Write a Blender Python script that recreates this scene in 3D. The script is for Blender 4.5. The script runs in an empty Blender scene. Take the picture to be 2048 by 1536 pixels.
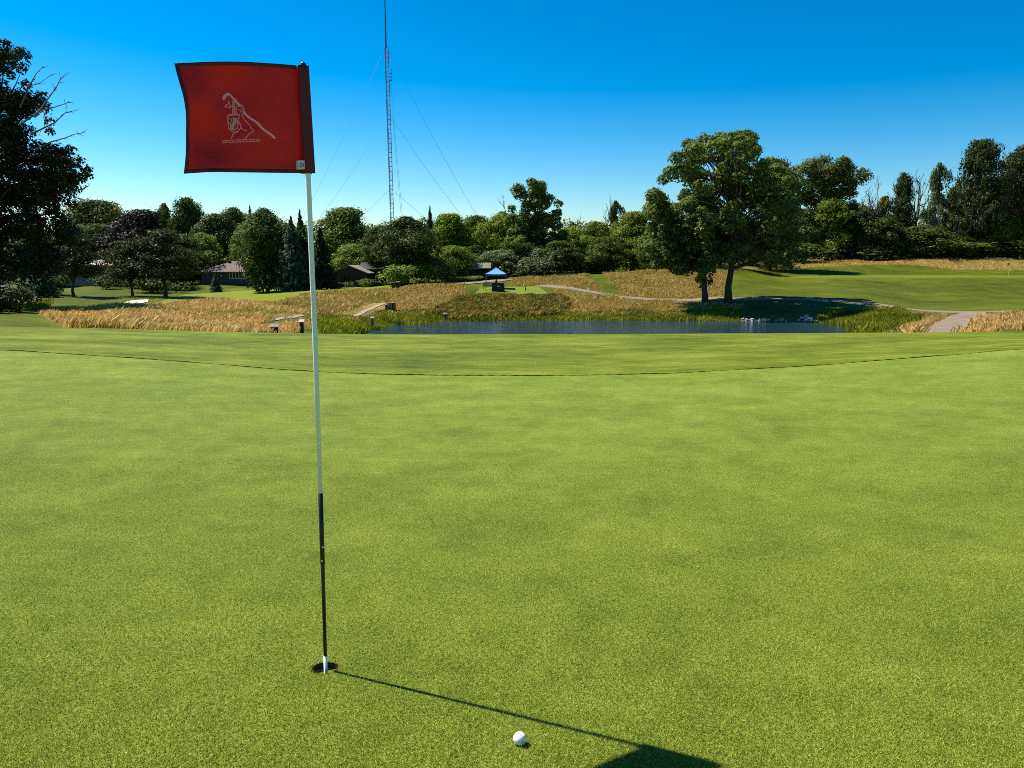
import bpy, math, random
import numpy as np

# ------------------------------------------------------------------ camera, sky, sun, exposure
sc = bpy.context.scene
COL = sc.collection
F = 1536.0                      # focal length in pixels of the 2048 wide photograph
TH = math.radians(9.0)          # camera looks down by this much
CT, ST = math.cos(TH), math.sin(TH)
CZ = 1.60                       # camera height; the hole lies near z = 0
SUN_EL, SUN_AZ = 55.5, -64.0    # azimuth clockwise from +Y

cam = bpy.data.objects.new('camera', bpy.data.cameras.new('camera'))
COL.objects.link(cam)
cam.data.sensor_width = 36.0
cam.data.lens = 36.0 * F / 2048.0
cam.data.clip_start = 0.05
cam.data.clip_end = 6000
cam.location = (0, 0, CZ)
cam.rotation_euler = (math.radians(90) - TH, 0, 0)
sc.camera = cam

world = bpy.data.worlds.new('World'); sc.world = world; world.use_nodes = True
wn = world.node_tree; wn.nodes.clear()
wo = wn.nodes.new('ShaderNodeOutputWorld'); bg = wn.nodes.new('ShaderNodeBackground')
sky = wn.nodes.new('ShaderNodeTexSky'); sky.sky_type = 'NISHITA'; sky.sun_disc = False
sky.sun_elevation = math.radians(SUN_EL); sky.sun_rotation = math.radians(SUN_AZ)
sky.altitude = 200; sky.air_density = 1.0; sky.dust_density = 0.5; sky.ozone_density = 3.0
hs = wn.nodes.new('ShaderNodeHueSaturation'); hs.inputs['Saturation'].default_value = 1.34; hs.inputs['Hue'].default_value = .490
# the photograph's deep blue: one contrast curve on the whole sky
def vmul(v, f):
    q = wn.nodes.new('ShaderNodeVectorMath'); q.operation = 'SCALE'; q.inputs['Scale'].default_value = f
    wn.links.new(v, q.inputs[0]); return q.outputs[0]
gm = wn.nodes.new('ShaderNodeGamma'); gm.inputs['Gamma'].default_value = 1.53
wn.links.new(vmul(sky.outputs[0], 1 / 6.5), gm.inputs['Color'])
wn.links.new(vmul(gm.outputs[0], 6.5), hs.inputs['Color'])
wn.links.new(hs.outputs[0], bg.inputs['Color']); bg.inputs['Strength'].default_value = 0.088
wn.links.new(bg.outputs[0], wo.inputs[0])

sd = bpy.data.lights.new('sun', 'SUN'); sd.energy = 5.0; sd.angle = math.radians(0.5); sd.color = (1.0, 0.95, 0.86)
sun = bpy.data.objects.new('sun', sd); COL.objects.link(sun)
el, az = math.radians(SUN_EL), math.radians(SUN_AZ)
SV = (math.sin(az) * math.cos(el), math.cos(az) * math.cos(el), math.sin(el))
import mathutils
sun.rotation_euler = mathutils.Vector(SV).to_track_quat('Z', 'Y').to_euler()
sun.location = (-30, 15, 60)

sc.view_settings.view_transform = 'Standard'; sc.view_settings.look = 'None'
sc.view_settings.exposure = 0.80; sc.view_settings.gamma = 1.0
sc.view_settings.use_curve_mapping = False
sc.render.engine = 'CYCLES'
sc.cycles.use_denoising = False; sc.cycles.filter_width = 0.9
sc.cycles.max_bounces = 6; sc.cycles.diffuse_bounces = 3; sc.cycles.glossy_bounces = 2
sc.cycles.transmission_bounces = 4; sc.cycles.transparent_max_bounces = 6
sc.cycles.use_adaptive_sampling = False

# ------------------------------------------------------------------ helpers
R0 = np.random.default_rng(7)

def ratio(py):
    k = (768.0 - py) / F
    return (k * CT - ST) / (CT + k * ST)

def zat(py, y):                                   # world z of image row py at forward distance y
    return CZ + y * ratio(py)

def xat(px, y, z):
    return (px - 1024.0) / F * (y * CT - (z - CZ) * ST)

def project(x, y, z):
    zr = z - CZ
    d = y * CT - zr * ST
    return 1024 + F * x / d, 768 - F * (y * ST + zr * CT) / d

def at(px, py, y):
    z = zat(py, y)
    return np.array([xat(px, y, z), y, z])

def pchip(xs, ys, xq):
    xs = np.asarray(xs, float); ys = np.asarray(ys, float)
    h = np.diff(xs); dl = np.diff(ys) / h
    m = np.zeros_like(ys)
    for i in range(1, len(xs) - 1):
        if dl[i - 1] * dl[i] > 0:
            w1 = 2 * h[i] + h[i - 1]; w2 = h[i] + 2 * h[i - 1]
            m[i] = (w1 + w2) / (w1 / dl[i - 1] + w2 / dl[i])
    m[0] = dl[0]; m[-1] = dl[-1]
    xq = np.clip(xq, xs[0], xs[-1])
    i = np.clip(np.searchsorted(xs, xq) - 1, 0, len(xs) - 2)
    t = (xq - xs[i]) / h[i]
    return ((2*t**3 - 3*t**2 + 1) * ys[i] + (t**3 - 2*t**2 + t) * h[i] * m[i]
            + (-2*t**3 + 3*t**2) * ys[i+1] + (t**3 - t**2) * h[i] * m[i+1])

def mesh_np(name, V, Fc, smooth=False):
    """mesh from an array of vertices and a list of (n,k) face arrays"""
    if isinstance(Fc, np.ndarray): Fc = [Fc]
    Fc = [f for f in Fc if len(f)]
    me = bpy.data.meshes.new(name)
    V = np.asarray(V, np.float32)
    me.vertices.add(len(V)); me.vertices.foreach_set('co', V.ravel())
    loops = np.concatenate([f.ravel() for f in Fc]).astype(np.int32)
    cnt = np.concatenate([np.full(len(f), f.shape[1]) for f in Fc]).astype(np.int32)
    st = np.concatenate([[0], np.cumsum(cnt)[:-1]]).astype(np.int32)
    me.loops.add(len(loops)); me.loops.foreach_set('vertex_index', loops)
    me.polygons.add(len(cnt)); me.polygons.foreach_set('loop_start', st)
    if smooth: me.polygons.foreach_set('use_smooth', np.ones(len(cnt), bool))
    me.update(calc_edges=True)
    return me

class MB:
    """collects simple shapes into one mesh"""
    def __init__(s): s.v = []; s.f = []; s.mi = []; s.m = 0
    def add(s, vs, fs):
        o = len(s.v); s.v += [tuple(map(float, p)) for p in vs]
        for f in fs: s.f.append(tuple(i + o for i in f)); s.mi.append(s.m)
    def box(s, c, size, rz=0.0):
        cx, cy, cz = c; a, b, h = size[0] / 2, size[1] / 2, size[2] / 2
        cr, sr = math.cos(rz), math.sin(rz); vs = []
        for z in (-h, h):
            for x, y in ((-a, -b), (a, -b), (a, b), (-a, b)):
                vs.append((cx + x * cr - y * sr, cy + x * sr + y * cr, cz + z))
        s.add(vs, [(3, 2, 1, 0), (4, 5, 6, 7), (0, 1, 5, 4), (1, 2, 6, 5), (2, 3, 7, 6), (3, 0, 4, 7)])
    def tube(s, pts, rad, n=6, cap=True):
        pts = [np.array(p, float) for p in pts]
        if not hasattr(rad, '__len__'): rad = [rad] * len(pts)
        vs = []; fs = []; a = None
        for i, p in enumerate(pts):
            t = pts[min(i + 1, len(pts) - 1)] - pts[max(i - 1, 0)]
            t = t / (np.linalg.norm(t) + 1e-9)
            if a is None:
                a = np.cross(t, (0, 0, 1.0) if abs(t[2]) < .9 else (1.0, 0, 0))
            a = a - t * (a @ t); a /= np.linalg.norm(a) + 1e-9
            b = np.cross(t, a)
            for k in range(n):
                g = 2 * math.pi * k / n
                vs.append(p + rad[i] * (math.cos(g) * a + math.sin(g) * b))
        for i in range(len(pts) - 1):
            for k in range(n):
                k2 = (k + 1) % n
                fs.append((i*n + k, i*n + k2, (i+1)*n + k2, (i+1)*n + k))
        if cap:
            fs.append(tuple(range(n))[::-1]); fs.append(tuple((len(pts)-1)*n + k for k in range(n)))
        s.add(vs, fs)
    def lathe(s, prof, n=16, c=(0, 0, 0)):
        vs = []; fs = []
        for r, z in prof:
            for k in range(n):
                g = 2 * math.pi * k / n
                vs.append((c[0] + r * math.cos(g), c[1] + r * math.sin(g), c[2] + z))
        for i in range(len(prof) - 1):
            for k in range(n):
                k2 = (k + 1) % n
                fs.append((i*n + k, i*n + k2, (i+1)*n + k2, (i+1)*n + k))
        s.add(vs, fs)
    def obj(s, name, mats, parent=None, smooth=False):
        me = bpy.data.meshes.new(name); me.from_pydata(s.v, [], s.f)
        mats = mats if isinstance(mats, (list, tuple)) else [mats]
        for m in mats: me.materials.append(m)
        me.polygons.foreach_set('material_index', s.mi)
        if smooth: me.polygons.foreach_set('use_smooth', [True] * len(s.f))
        me.update()
        return link(name, me, parent)

def link(name, me, parent=None):
    o = bpy.data.objects.new(name, me); COL.objects.link(o)
    if parent is not None: o.parent = parent
    return o

def thing(name, label, cat, loc=(0, 0, 0), rz=0, group=None):
    o = bpy.data.objects.new(name, None); COL.objects.link(o)
    o.empty_display_size = 0.2
    o.location = loc; o.rotation_euler = (0, 0, rz)
    return tag(o, label, cat, group)

def tag(o, label, cat, group=None):
    o['label'] = label; o['category'] = cat
    if group: o['group'] = group
    return o

# ------------------------------------------------------------------ materials
def node_mat(name):
    m = bpy.data.materials.new(name); m.use_nodes = True
    nt = m.node_tree; b = nt.nodes['Principled BSDF']
    return m, nt, b

def plain(name, col, rough=0.6, metal=0.0, var=0.12, scale=8.0, bump=0.0, spec=0.4):
    m, nt, b = node_mat(name)
    tc = nt.nodes.new('ShaderNodeTexCoord'); n = nt.nodes.new('ShaderNodeTexNoise')
    n.inputs['Scale'].default_value = scale; n.inputs['Detail'].default_value = 5
    nt.links.new(tc.outputs['Object'], n.inputs['Vector'])
    r = nt.nodes.new('ShaderNodeValToRGB')
    r.color_ramp.elements[0].position = .3; r.color_ramp.elements[1].position = .7
    r.color_ramp.elements[0].color = tuple(c * (1 - var) for c in col) + (1,)
    r.color_ramp.elements[1].color = tuple(min(1, c * (1 + var)) for c in col) + (1,)
    nt.links.new(n.outputs[0], r.inputs[0]); nt.links.new(r.outputs[0], b.inputs['Base Color'])
    b.inputs['Roughness'].default_value = rough; b.inputs['Metallic'].default_value = metal
    b.inputs['Specular IOR Level'].default_value = spec
    if bump:
        bp = nt.nodes.new('ShaderNodeBump'); bp.inputs['Strength'].default_value = bump
        nt.links.new(n.outputs[0], bp.inputs['Height']); nt.links.new(bp.outputs[0], b.inputs['Normal'])
    return m

def grass_mat(name, c_dark, c_mid, c_light, fine=(230, 60), big=(0.35, 1.6), bump=.6, bdist=.006, rough=.6, fine_amt=.55, big_amt=.5, stretch=1.0, sheen=0.0):
    """mown turf: fine blade speckle, mottled patches and bump, all in world space"""
    m, nt, b = node_mat(name); L = nt.links.new
    tc = nt.nodes.new('ShaderNodeTexCoord')
    mp = nt.nodes.new('ShaderNodeMapping'); mp.inputs['Scale'].default_value = (1, stretch, 1)
    L(tc.outputs['Object'], mp.inputs['Vector'])
    def noise(s, d=3, rg=.6):
        n = nt.nodes.new('ShaderNodeTexNoise'); n.inputs['Scale'].default_value = s
        n.inputs['Detail'].default_value = d; n.inputs['Roughness'].default_value = rg
        L(mp.outputs[0], n.inputs['Vector']); return n.outputs[0]
    def math_(op, a, b_, clamp=False):
        q = nt.nodes.new('ShaderNodeMath'); q.operation = op; q.use_clamp = clamp
        for i, v in enumerate((a, b_)):
            if isinstance(v, (int, float)): q.inputs[i].default_value = v
            else: L(v, q.inputs[i])
        return q.outputs[0]
    f1 = noise(fine[0], 2, .7); f2 = noise(fine[1], 3, .7)
    g1 = noise(big[0], 4, .55); g2 = noise(big[1], 5, .6)
    fmix = math_('ADD', math_('MULTIPLY', math_('SUBTRACT', f1, .5), 1.3), math_('SUBTRACT', f2, .5))
    gmix = math_('ADD', math_('SUBTRACT', g1, .5), math_('MULTIPLY', math_('SUBTRACT', g2, .5), .8))
    v = math_('ADD', math_('ADD', math_('MULTIPLY', fmix, fine_amt * 1.5), math_('MULTIPLY', gmix, big_amt * 1.5)), .5, True)
    r = nt.nodes.new('ShaderNodeValToRGB'); e = r.color_ramp.elements
    e[0].position = .12; e[0].color = c_dark + (1,)
    e[1].position = .9; e[1].color = c_light + (1,)
    q = e.new(.5); q.color = c_mid + (1,)
    L(v, r.inputs[0]); L(r.outputs[0], b.inputs['Base Color'])
    b.inputs['Roughness'].default_value = rough
    b.inputs['Specular IOR Level'].default_value = .04
    if sheen:
        b.inputs['Sheen Weight'].default_value = sheen; b.inputs['Sheen Roughness'].default_value = .4
        b.inputs['Sheen Tint'].default_value = (.9, 1, .6, 1)
    bp = nt.nodes.new('ShaderNodeBump'); bp.inputs['Strength'].default_value = bump; bp.inputs['Distance'].default_value = bdist
    L(math_('ADD', f1, math_('MULTIPLY', f2, 1.5)), bp.inputs['Height']); L(bp.outputs[0], b.inputs['Normal'])
    return m

def leaf_mat(name, col, var=.45, trans=.3, rough=.55, hue=(1.10, 1.08, .8), patch=None, pscale=.16):
    """leaves: each one its own tone, part of the light passes through"""
    m, nt, b = node_mat(name); L = nt.links.new
    g = nt.nodes.new('ShaderNodeNewGeometry')
    r = nt.nodes.new('ShaderNodeValToRGB'); e = r.color_ramp.elements
    e[0].color = tuple(c * (1 - var) for c in col) + (1,)
    e[1].color = tuple(c * (1 + var) * h for c, h in zip(col, hue)) + (1,)
    L(g.outputs['Random Per Island'], r.inputs[0])
    oi = nt.nodes.new('ShaderNodeObjectInfo')
    h = nt.nodes.new('ShaderNodeHueSaturation')
    ma = nt.nodes.new('ShaderNodeMath'); ma.operation = 'MULTIPLY_ADD'
    ma.inputs[1].default_value = .3 if trans > .13 else 0; ma.inputs[2].default_value = .85 if trans > .13 else 1
    L(oi.outputs['Random'], ma.inputs[0]); L(ma.outputs[0], h.inputs['Value']); src = r.outputs[0]
    if patch:                                     # drifts of another tone, as the grasses grow mixed
        tc = nt.nodes.new('ShaderNodeTexCoord'); nz = nt.nodes.new('ShaderNodeTexNoise'); nz.inputs['Scale'].default_value = pscale
        nz.inputs['Detail'].default_value = 5; nz.inputs['Roughness'].default_value = .65; L(tc.outputs['Object'], nz.inputs['Vector'])
        rp = nt.nodes.new('ShaderNodeValToRGB'); rp.color_ramp.elements[0].position = .44 if pscale < .5 else .44; rp.color_ramp.elements[1].position = .62 if pscale < .5 else .60; L(nz.outputs[0], rp.inputs[0])
        mm = nt.nodes.new('ShaderNodeMix'); mm.data_type = 'RGBA'; L(rp.outputs[0], mm.inputs[0]); L(src, mm.inputs[6]); mm.inputs[7].default_value = patch + (1,)
        src = mm.outputs[2]
    L(src, h.inputs['Color'])
    L(h.outputs[0], b.inputs['Base Color'])
    b.inputs['Roughness'].default_value = rough; b.inputs['Specular IOR Level'].default_value = .12
    t = nt.nodes.new('ShaderNodeBsdfTranslucent'); L(h.outputs[0], t.inputs['Color'])
    mx = nt.nodes.new('ShaderNodeMixShader'); mx.inputs[0].default_value = trans
    L(b.outputs[0], mx.inputs[1]); L(t.outputs[0], mx.inputs[2])
    L(mx.outputs[0], nt.nodes['Material Output'].inputs['Surface'])
    return m

M = {}
M['green'] = grass_mat('putting_turf', (.058, .078, .009), (.198, .260, .028), (.46, .50, .085), fine=(260, 80), big=(1.1, 4.5), fine_amt=.78, big_amt=.26, bump=1.0, bdist=.012)
M['fairway'] = grass_mat('fairway_turf', (.058, .085, .006), (.150, .185, .014), (.28, .31, .040), fine=(60, 14), big=(.25, 1.1), fine_amt=.45, big_amt=.75, bump=.8, bdist=.03, stretch=2.2)
M['rough'] = grass_mat('rough_turf', (.026, .040, .003), (.074, .092, .006), (.140, .155, .012), fine=(6, 2.2), big=(.05, .3), fine_amt=.35, big_amt=.65, bump=.6, bdist=.12)
M['lfair'] = grass_mat('smooth_fairway_turf', (.11, .14, .010), (.155, .19, .014), (.20, .23, .022), fine=(6, 2), big=(.05, .3), fine_amt=.15, big_amt=.3, bump=.3, bdist=.05)
M['tee'] = grass_mat('tee_turf', (.09, .125, .013), (.145, .18, .020), (.19, .22, .03), fine=(6, 2), big=(.1, .5), fine_amt=.15, big_amt=.3, bump=.3, bdist=.04)
M['dgreen'] = grass_mat('distant_green_turf', (.075, .105, .010), (.115, .145, .013), (.16, .19, .020), fine=(4, 1.5), big=(.04, .2), fine_amt=.12, big_amt=.4, bump=.2, bdist=.04)
M['meadow'] = grass_mat('meadow_soil', (.085, .080, .012), (.20, .16, .034), (.34, .25, .075), fine=(5, 1.8), big=(.08, .4), fine_amt=.5, big_amt=.5, bump=.9, bdist=.2)
M['bank'] = grass_mat('shaggy_bank_soil', (.024, .032, .006), (.070, .076, .014), (.17, .135, .035), fine=(3.5, 1.2), big=(.1, .5), fine_amt=.7, big_amt=.4, bump=1, bdist=.3)
M['path'] = plain('weathered_asphalt', (.19, .140, .095), .9, var=.25, scale=1.2, bump=.1)
M['pathpink'] = plain('pale_concrete_edging', (.30, .215, .15), .9, var=.2, scale=2)
M['sand'] = plain('bunker_sand', (.72, .64, .50), .95, var=.06, scale=3)
M['fescue'] = leaf_mat('fescue_blades', (.54, .36, .125), var=.48, trans=.40, rough=.7, hue=(1.15, 1.05, 1.0), patch=(.34, .27, .05))
M['fescue_pale'] = leaf_mat('pale_seed_stems', (.60, .46, .22), var=.3, trans=.4, rough=.7)
M['fescue_green'] = leaf_mat('greenish_fescue_blades', (.25, .235, .03), var=.55, trans=.35, rough=.7, patch=(.46, .34, .07))
M['shag'] = leaf_mat('shaggy_bank_blades', (.25, .205, .045), var=.75, trans=.35, rough=.7, hue=(1.25, 1.05, .9), patch=(.085, .115, .016), pscale=.8)
M['reed'] = leaf_mat('reed_blades', (.24, .26, .018), var=.6, trans=.4, rough=.6, patch=(.11, .14, .014), pscale=.3)
M['bark'] = plain('bark', (.055, .045, .036), .95, var=.35, scale=6, bump=.8)
M['palebark'] = plain('pale_bark', (.20, .17, .14), .9, var=.35, scale=5, bump=.5)
M['deadwood'] = plain('dead_wood', (.13, .105, .085), .9, var=.3, scale=6)
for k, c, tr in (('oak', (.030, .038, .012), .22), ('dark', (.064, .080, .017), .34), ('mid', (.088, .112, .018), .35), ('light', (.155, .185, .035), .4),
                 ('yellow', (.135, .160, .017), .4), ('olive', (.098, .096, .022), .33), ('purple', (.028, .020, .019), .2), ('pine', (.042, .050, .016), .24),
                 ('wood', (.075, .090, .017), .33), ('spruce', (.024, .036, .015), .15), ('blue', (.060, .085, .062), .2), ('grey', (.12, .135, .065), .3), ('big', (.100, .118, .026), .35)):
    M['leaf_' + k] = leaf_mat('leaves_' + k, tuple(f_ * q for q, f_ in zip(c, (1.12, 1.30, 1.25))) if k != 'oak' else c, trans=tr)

# ------------------------------------------------------------------ the land
EDGE = ([-400, 0, 171, 307, 410, 513, 642, 760, 900, 1010, 1180, 1348, 1485, 1621, 1758, 1929, 2048, 2450],
        [690, 701, 711, 720, 727, 737, 745, 749, 751.5, 752, 751, 747, 739.5, 733, 722, 709, 699, 684])
CREST = ([-400, 0, 205, 444, 581, 740, 1024, 1348, 1600, 1900, 2048, 2450], [650, 656, 659.5, 667, 670, 672, 672.5, 671, 669.5, 668, 665, 660])
W = CZ - 6.7                                     # water level
Z = lambda v: CZ + v
def wl(y, dy=None): return [(45, 'z', -5.5), (60, 'z', -7.4), (y - 7, 'z', -7.5), (y, 'z', -6.7)]
PROF = {
 -300: [(38, 655), (60, 622), (80, 604), (105, 592), (130, 583), (160, 570), (300, 555)],
 0:    [(38, 658), (60, 626), (80, 606), (105, 592), (130, 583), (160, 570), (300, 555)],
 100:  [(40, 664), (52, 650), (66, 625), (85, 608), (105, 592), (130, 580), (160, 568), (300, 555)],
 200:  [(44, 665), (55, 650), (74, 615), (84, 612), (95, 605), (110, 592), (130, 577), (160, 565), (300, 553)],
 300:  [(46, 667), (55, 652), (78, 611), (88, 613), (97, 607), (104, 598), (115, 592), (140, 576), (165, 565), (300, 553)],
 450:  [(46, 669), (56, 652), (80, 606), (92, 609), (106, 600), (130, 586), (150, 567), (180, 560), (300, 552)],
 600:  [(50, 672), (60, 657), (72, 638), (82, 620), (92, 609), (108, 592), (122, 582), (145, 576), (180, 562), (300, 550)],
 700:  [(45, 'z', -5.3), (58, 'z', -6.7), (70, 'z', -6.9), (73, 664), (80, 645), (90, 624), (105, 600), (122, 579), (150, 572), (190, 556), (300, 548)],
 760:  wl(78) + [(82, 650), (92, 627), (105, 603), (122, 578), (150, 570), (190, 556), (300, 546)],
 850:  wl(85.5) + [(90, 637), (100, 614), (112, 590), (125, 569), (150, 562), (190, 550), (300, 544)],
 920:  wl(90) + [(95, 628), (104, 601), (110, 591), (125, 575), (135, 566), (150, 560), (190, 548), (300, 542)],
 1000: wl(91) + [(94, 632), (104, 601), (110, 591), (125, 573.5), (135, 565), (150, 558), (170, 547), (200, 538), (300, 534)],
 1090: wl(91) + [(94, 632), (104, 600), (110, 590), (125, 572.5), (140, 559), (160, 547), (200, 537), (300, 532)],
 1150: wl(90.5) + [(94, 632), (104, 605), (114, 586), (120, 578), (140, 555), (152, 548), (165, 548), (200, 540), (300, 532)],
 1250: wl(90.5) + [(94, 632), (104, 606), (111, 597), (116, 591), (130, 568), (145, 546), (155, 548), (200, 538), (300, 530)],
 1350: wl(90.5) + [(94, 632), (102, 611), (108, 601), (112, 595), (130, 563), (142, 542), (152, 544), (200, 534), (300, 528)],
 1450: wl(89) + [(93, 631), (97.5, 608), (101, 600.5), (106, 592), (122, 568), (140, 548), (155, 533), (165, 534), (200, 528), (300, 524)],
 1550: wl(87.5) + [(91, 634), (96, 614), (100.5, 601), (106, 591), (120, 576), (130, 569), (150, 554), (154, 552.5), (175, 537), (190, 526), (200, 527), (230, 521), (300, 518)],
 1650: wl(86.5) + [(90, 636), (95, 617), (100, 603.5), (107, 592), (122, 578), (132, 572), (152, 554), (156, 552.5), (175, 536), (190, 524), (198, 526), (230, 519), (300, 516)],
 1750: [(45, 'z', -5.4), (56, 'z', -6.9), (66, 'z', -7.0), (73, 662), (80, 646), (88, 629), (94, 615), (101, 603), (109, 593), (122, 582), (132, 575), (152, 554), (156, 552.5), (175, 537), (190, 524), (198, 526), (230, 518), (300, 515)],
 1850: [(42, 670), (55, 661), (70, 646), (80, 633), (88, 625), (100, 612), (115, 602), (130, 580), (152, 553.5), (156, 552), (175, 542), (183, 537), (200, 519), (210, 520), (240, 514), (300, 512)],
 1950: [(40, 670), (50, 660), (68, 641), (80, 631), (88, 623), (100, 611), (115, 601), (130, 580), (152, 554), (156, 552.5), (175, 543), (183, 538), (200, 519), (210, 520), (240, 513), (300, 511)],
 2048: [(38, 667), (45, 655), (58, 627), (66, 630), (76, 634), (88, 622), (100, 611), (115, 600), (130, 580), (152, 554.5), (156, 553), (175, 544), (183, 539), (200, 518), (210, 519), (240, 513), (300, 510)],
 2400: [(38, 660), (45, 648), (58, 618), (66, 622), (76, 626), (88, 618), (100, 608), (115, 597), (130, 578), (152, 554), (175, 542), (200, 517), (240, 511), (300, 508)],
}
YR = np.concatenate([np.arange(1.2, 2.62, .10), np.arange(2.66, 3.08, .02), np.arange(3.12, 9, .13), np.arange(9, 14, .25), np.arange(14, 34, .16), np.arange(34, 70, .5), np.arange(70, 132, .5),
                     np.arange(132, 215, .8), np.array([215, 222, 230, 240, 255, 275, 300, 350, 420, 520, 700, 1000, 1600, 2500.])])
UC = np.array(sorted(PROF)); UCOL = (UC - 1024.0) / F * .993
ZC = np.zeros((len(YR), len(UC)))
Y_EDGE = lambda u: 16.5 + 2.2 * np.clip(np.abs(u) / .66, 0, 1.3) ** 2
for j, px in enumerate(UC):
    u = UCOL[j]; ye = float(Y_EDGE(u))
    ze = zat(np.interp(px, *EDGE), ye); zc = zat(np.interp(px, *CREST), 30.0)
    ys = [0, 2, 4, 6]; zs = [CZ - 1.35 - .0875 * y for y in ys]
    s6 = zs[-1]
    ys += [.5 * (6 + ye), ye, 30.0]; zs += [.42 * s6 + .58 * ze, ze, zc]
    ys += [33.0]; zs += [zc - .22]
    for t in PROF[px]:
        ys.append(t[0]); zs.append(Z(t[2]) if t[1] == 'z' else zat(t[1], t[0]))
    ys.append(2600); zs.append(zs[-1] + (4 if px else 4))
    ZC[:, j] = pchip(ys, zs, YR)
UG = np.linspace(-.9, .92, 1400)
ZG = np.stack([pchip(UCOL, ZC[i], UG) for i in range(len(YR))])
# soften creases between control columns
ker = np.hanning(41); ker /= ker.sum()
pad = np.pad(ZG, ((0, 0), (20, 20)), mode='edge')
ZS = np.stack([np.convolve(r, ker, 'valid') for r in pad])
ZG = ZS

def H(x, y):
    x = np.asarray(x, float); y = np.asarray(y, float)
    yy = np.clip(y, YR[0], YR[-1]); u = np.clip(x / np.maximum(yy, 1.2), UG[0], UG[-1])
    i = np.clip(np.searchsorted(YR, yy) - 1, 0, len(YR) - 2); a = (yy - YR[i]) / (YR[i+1] - YR[i])
    g = (u - UG[0]) / (UG[1] - UG[0]); j = np.clip(g.astype(int), 0, len(UG) - 2); b = g - j
    z = (ZG[i, j] * (1-a) * (1-b) + ZG[i+1, j] * a * (1-b) + ZG[i, j+1] * (1-a) * b + ZG[i+1, j+1] * a * b)
    lump = (np.sin(x * .9 + y * .37) * np.sin(y * .61 - x * .23) * .05 + np.sin(x * .31 - y * .13 + 1) * .07) * np.clip((yy - 36) / 20, 0, 1)
    z = z + lump
    return np.where(y < 1.2, CZ - 1.35 - .0875 * y, z)

def hit(px, py, y0=34.0, y1=260.0):
    """first point of the land that the pixel's ray meets beyond y0"""
    ys = np.linspace(y0, y1, 3000); zs = CZ + ys * ratio(py)
    xs = (px - 1024.0) / F * (ys * CT - (zs - CZ) * ST)
    d = H(xs, ys) - zs
    k = np.where((d[1:] >= 0) & (d[:-1] < 0))[0]
    if len(k) == 0:
        k = np.argmin(np.abs(d)); return np.array([xs[k], ys[k], float(H(xs[k], ys[k]))])
    k = k[0] + 1
    return np.array([xs[k], ys[k], float(H(xs[k], ys[k]))])

# fan-shaped sheet, one row of vertices running exactly along the edge of the putting green
HOLE = np.array([xat(650, 2.85, CZ - 1.35 - .0875 * 2.85), 2.85, 0.0]); HOLE[2] = CZ - 1.35 - .0875 * HOLE[1]
u_in = np.arange(-.76, .7601, .0030)
u_out = np.array([.775, .8, .84, .9, 1.0, 1.15, 1.35, 1.6, 2.0, 2.6, 3.5, 5, 8])
UU = np.concatenate([-u_out[::-1], u_in, u_out])
rows = YR.copy(); ke = int(np.argmin(np.abs(rows - 17.5)))
base_e = rows[ke]
NY, NU = len(rows), len(UU)
yy = np.zeros((NY, NU))
ye = Y_EDGE(np.clip(UU, -.9, .9))
for j in range(NU):
    yy[:, j] = np.interp(rows, [1.2, 9, base_e, 32, 2500], [1.2, 9, ye[j], 32, 2500])
xx = yy * UU[None, :]
zz = H(xx, yy)
pxx, pyy = project(xx, yy, zz)

def inpoly(px, py, poly):
    P = np.array(poly, float); n = len(P); ins = np.zeros(px.shape, bool); j = n - 1
    for i in range(n):
        xi, yi = P[i]; xj, yj = P[j]
        c = ((yi > py) != (yj > py)) & (px < (xj - xi) * (py - yi) / (yj - yi + 1e-12) + xi)
        ins ^= c; j = i
    return ins

cx = .25 * (xx[:-1, :-1] + xx[1:, :-1] + xx[:-1, 1:] + xx[1:, 1:]); cy = .25 * (yy[:-1, :-1] + yy[1:, :-1] + yy[:-1, 1:] + yy[1:, 1:])
cz = .25 * (zz[:-1, :-1] + zz[1:, :-1] + zz[:-1, 1:] + zz[1:, 1:])
cpx, cpy = project(cx, cy, cz)
wob = 1.5 * np.sin(cx * 1.3 + cy * .7) + 1.2 * np.sin(cx * 2.9 - cy * 1.1)
ZONE = np.full(cx.shape, 2)                      # 2 = rough
MEADOW = [
 ('a', 33, 92, [(78, 627), (130, 658), (150, 666), (340, 672), (452, 672), (495, 655), (543, 641), (600, 634), (614, 627), (588, 618), (520, 606), (440, 603), (380, 606), (250, 614), (125, 622)]),
 ('a', 44, 92, [(484, 672), (520, 659), (600, 641), (690, 640), (718, 643), (640, 650), (590, 662), (560, 672)]),
 ('b', 78, 140, [(548, 607), (600, 592), (650, 584), (800, 577), (870, 567), (925, 566), (932, 590), (912, 600), (880, 628), (760, 638), (700, 640), (625, 628), (592, 613)]),
 ('b', 116, 168, [(1032, 574), (1012, 548), (1168, 544), (1210, 590), (1150, 578), (1105, 573)]),
 ('b', 104, 162, [(1202, 540), (1250, 594), (1400, 599), (1440, 592), (1452, 562), (1475, 530), (1400, 538)]),
 ('b', 91, 117, [(1105, 578), (1160, 588), (1280, 603), (1400, 606), (1490, 613), (1455, 634), (1200, 634), (1120, 630)]),
 ('a', 166, 260, [(1450, 541), (1600, 535), (1750, 529), (1830, 530), (1900, 539), (2060, 541), (2400, 541), (2400, 505), (1560, 510), (1450, 524)]),
 ('a', 33, 73, [(1922, 672), (1946, 640), (1975, 628), (2060, 617), (2400, 600), (2400, 690), (1930, 690)]),
 ('a', 40, 90, [(1760, 672), (1800, 657), (1850, 642), (1884, 630), (1896, 632), (1868, 648), (1846, 672)]),
 ('b', 74, 100, [(1690, 632), (1750, 617), (1860, 630), (1800, 643), (1700, 645)]),
]
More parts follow.
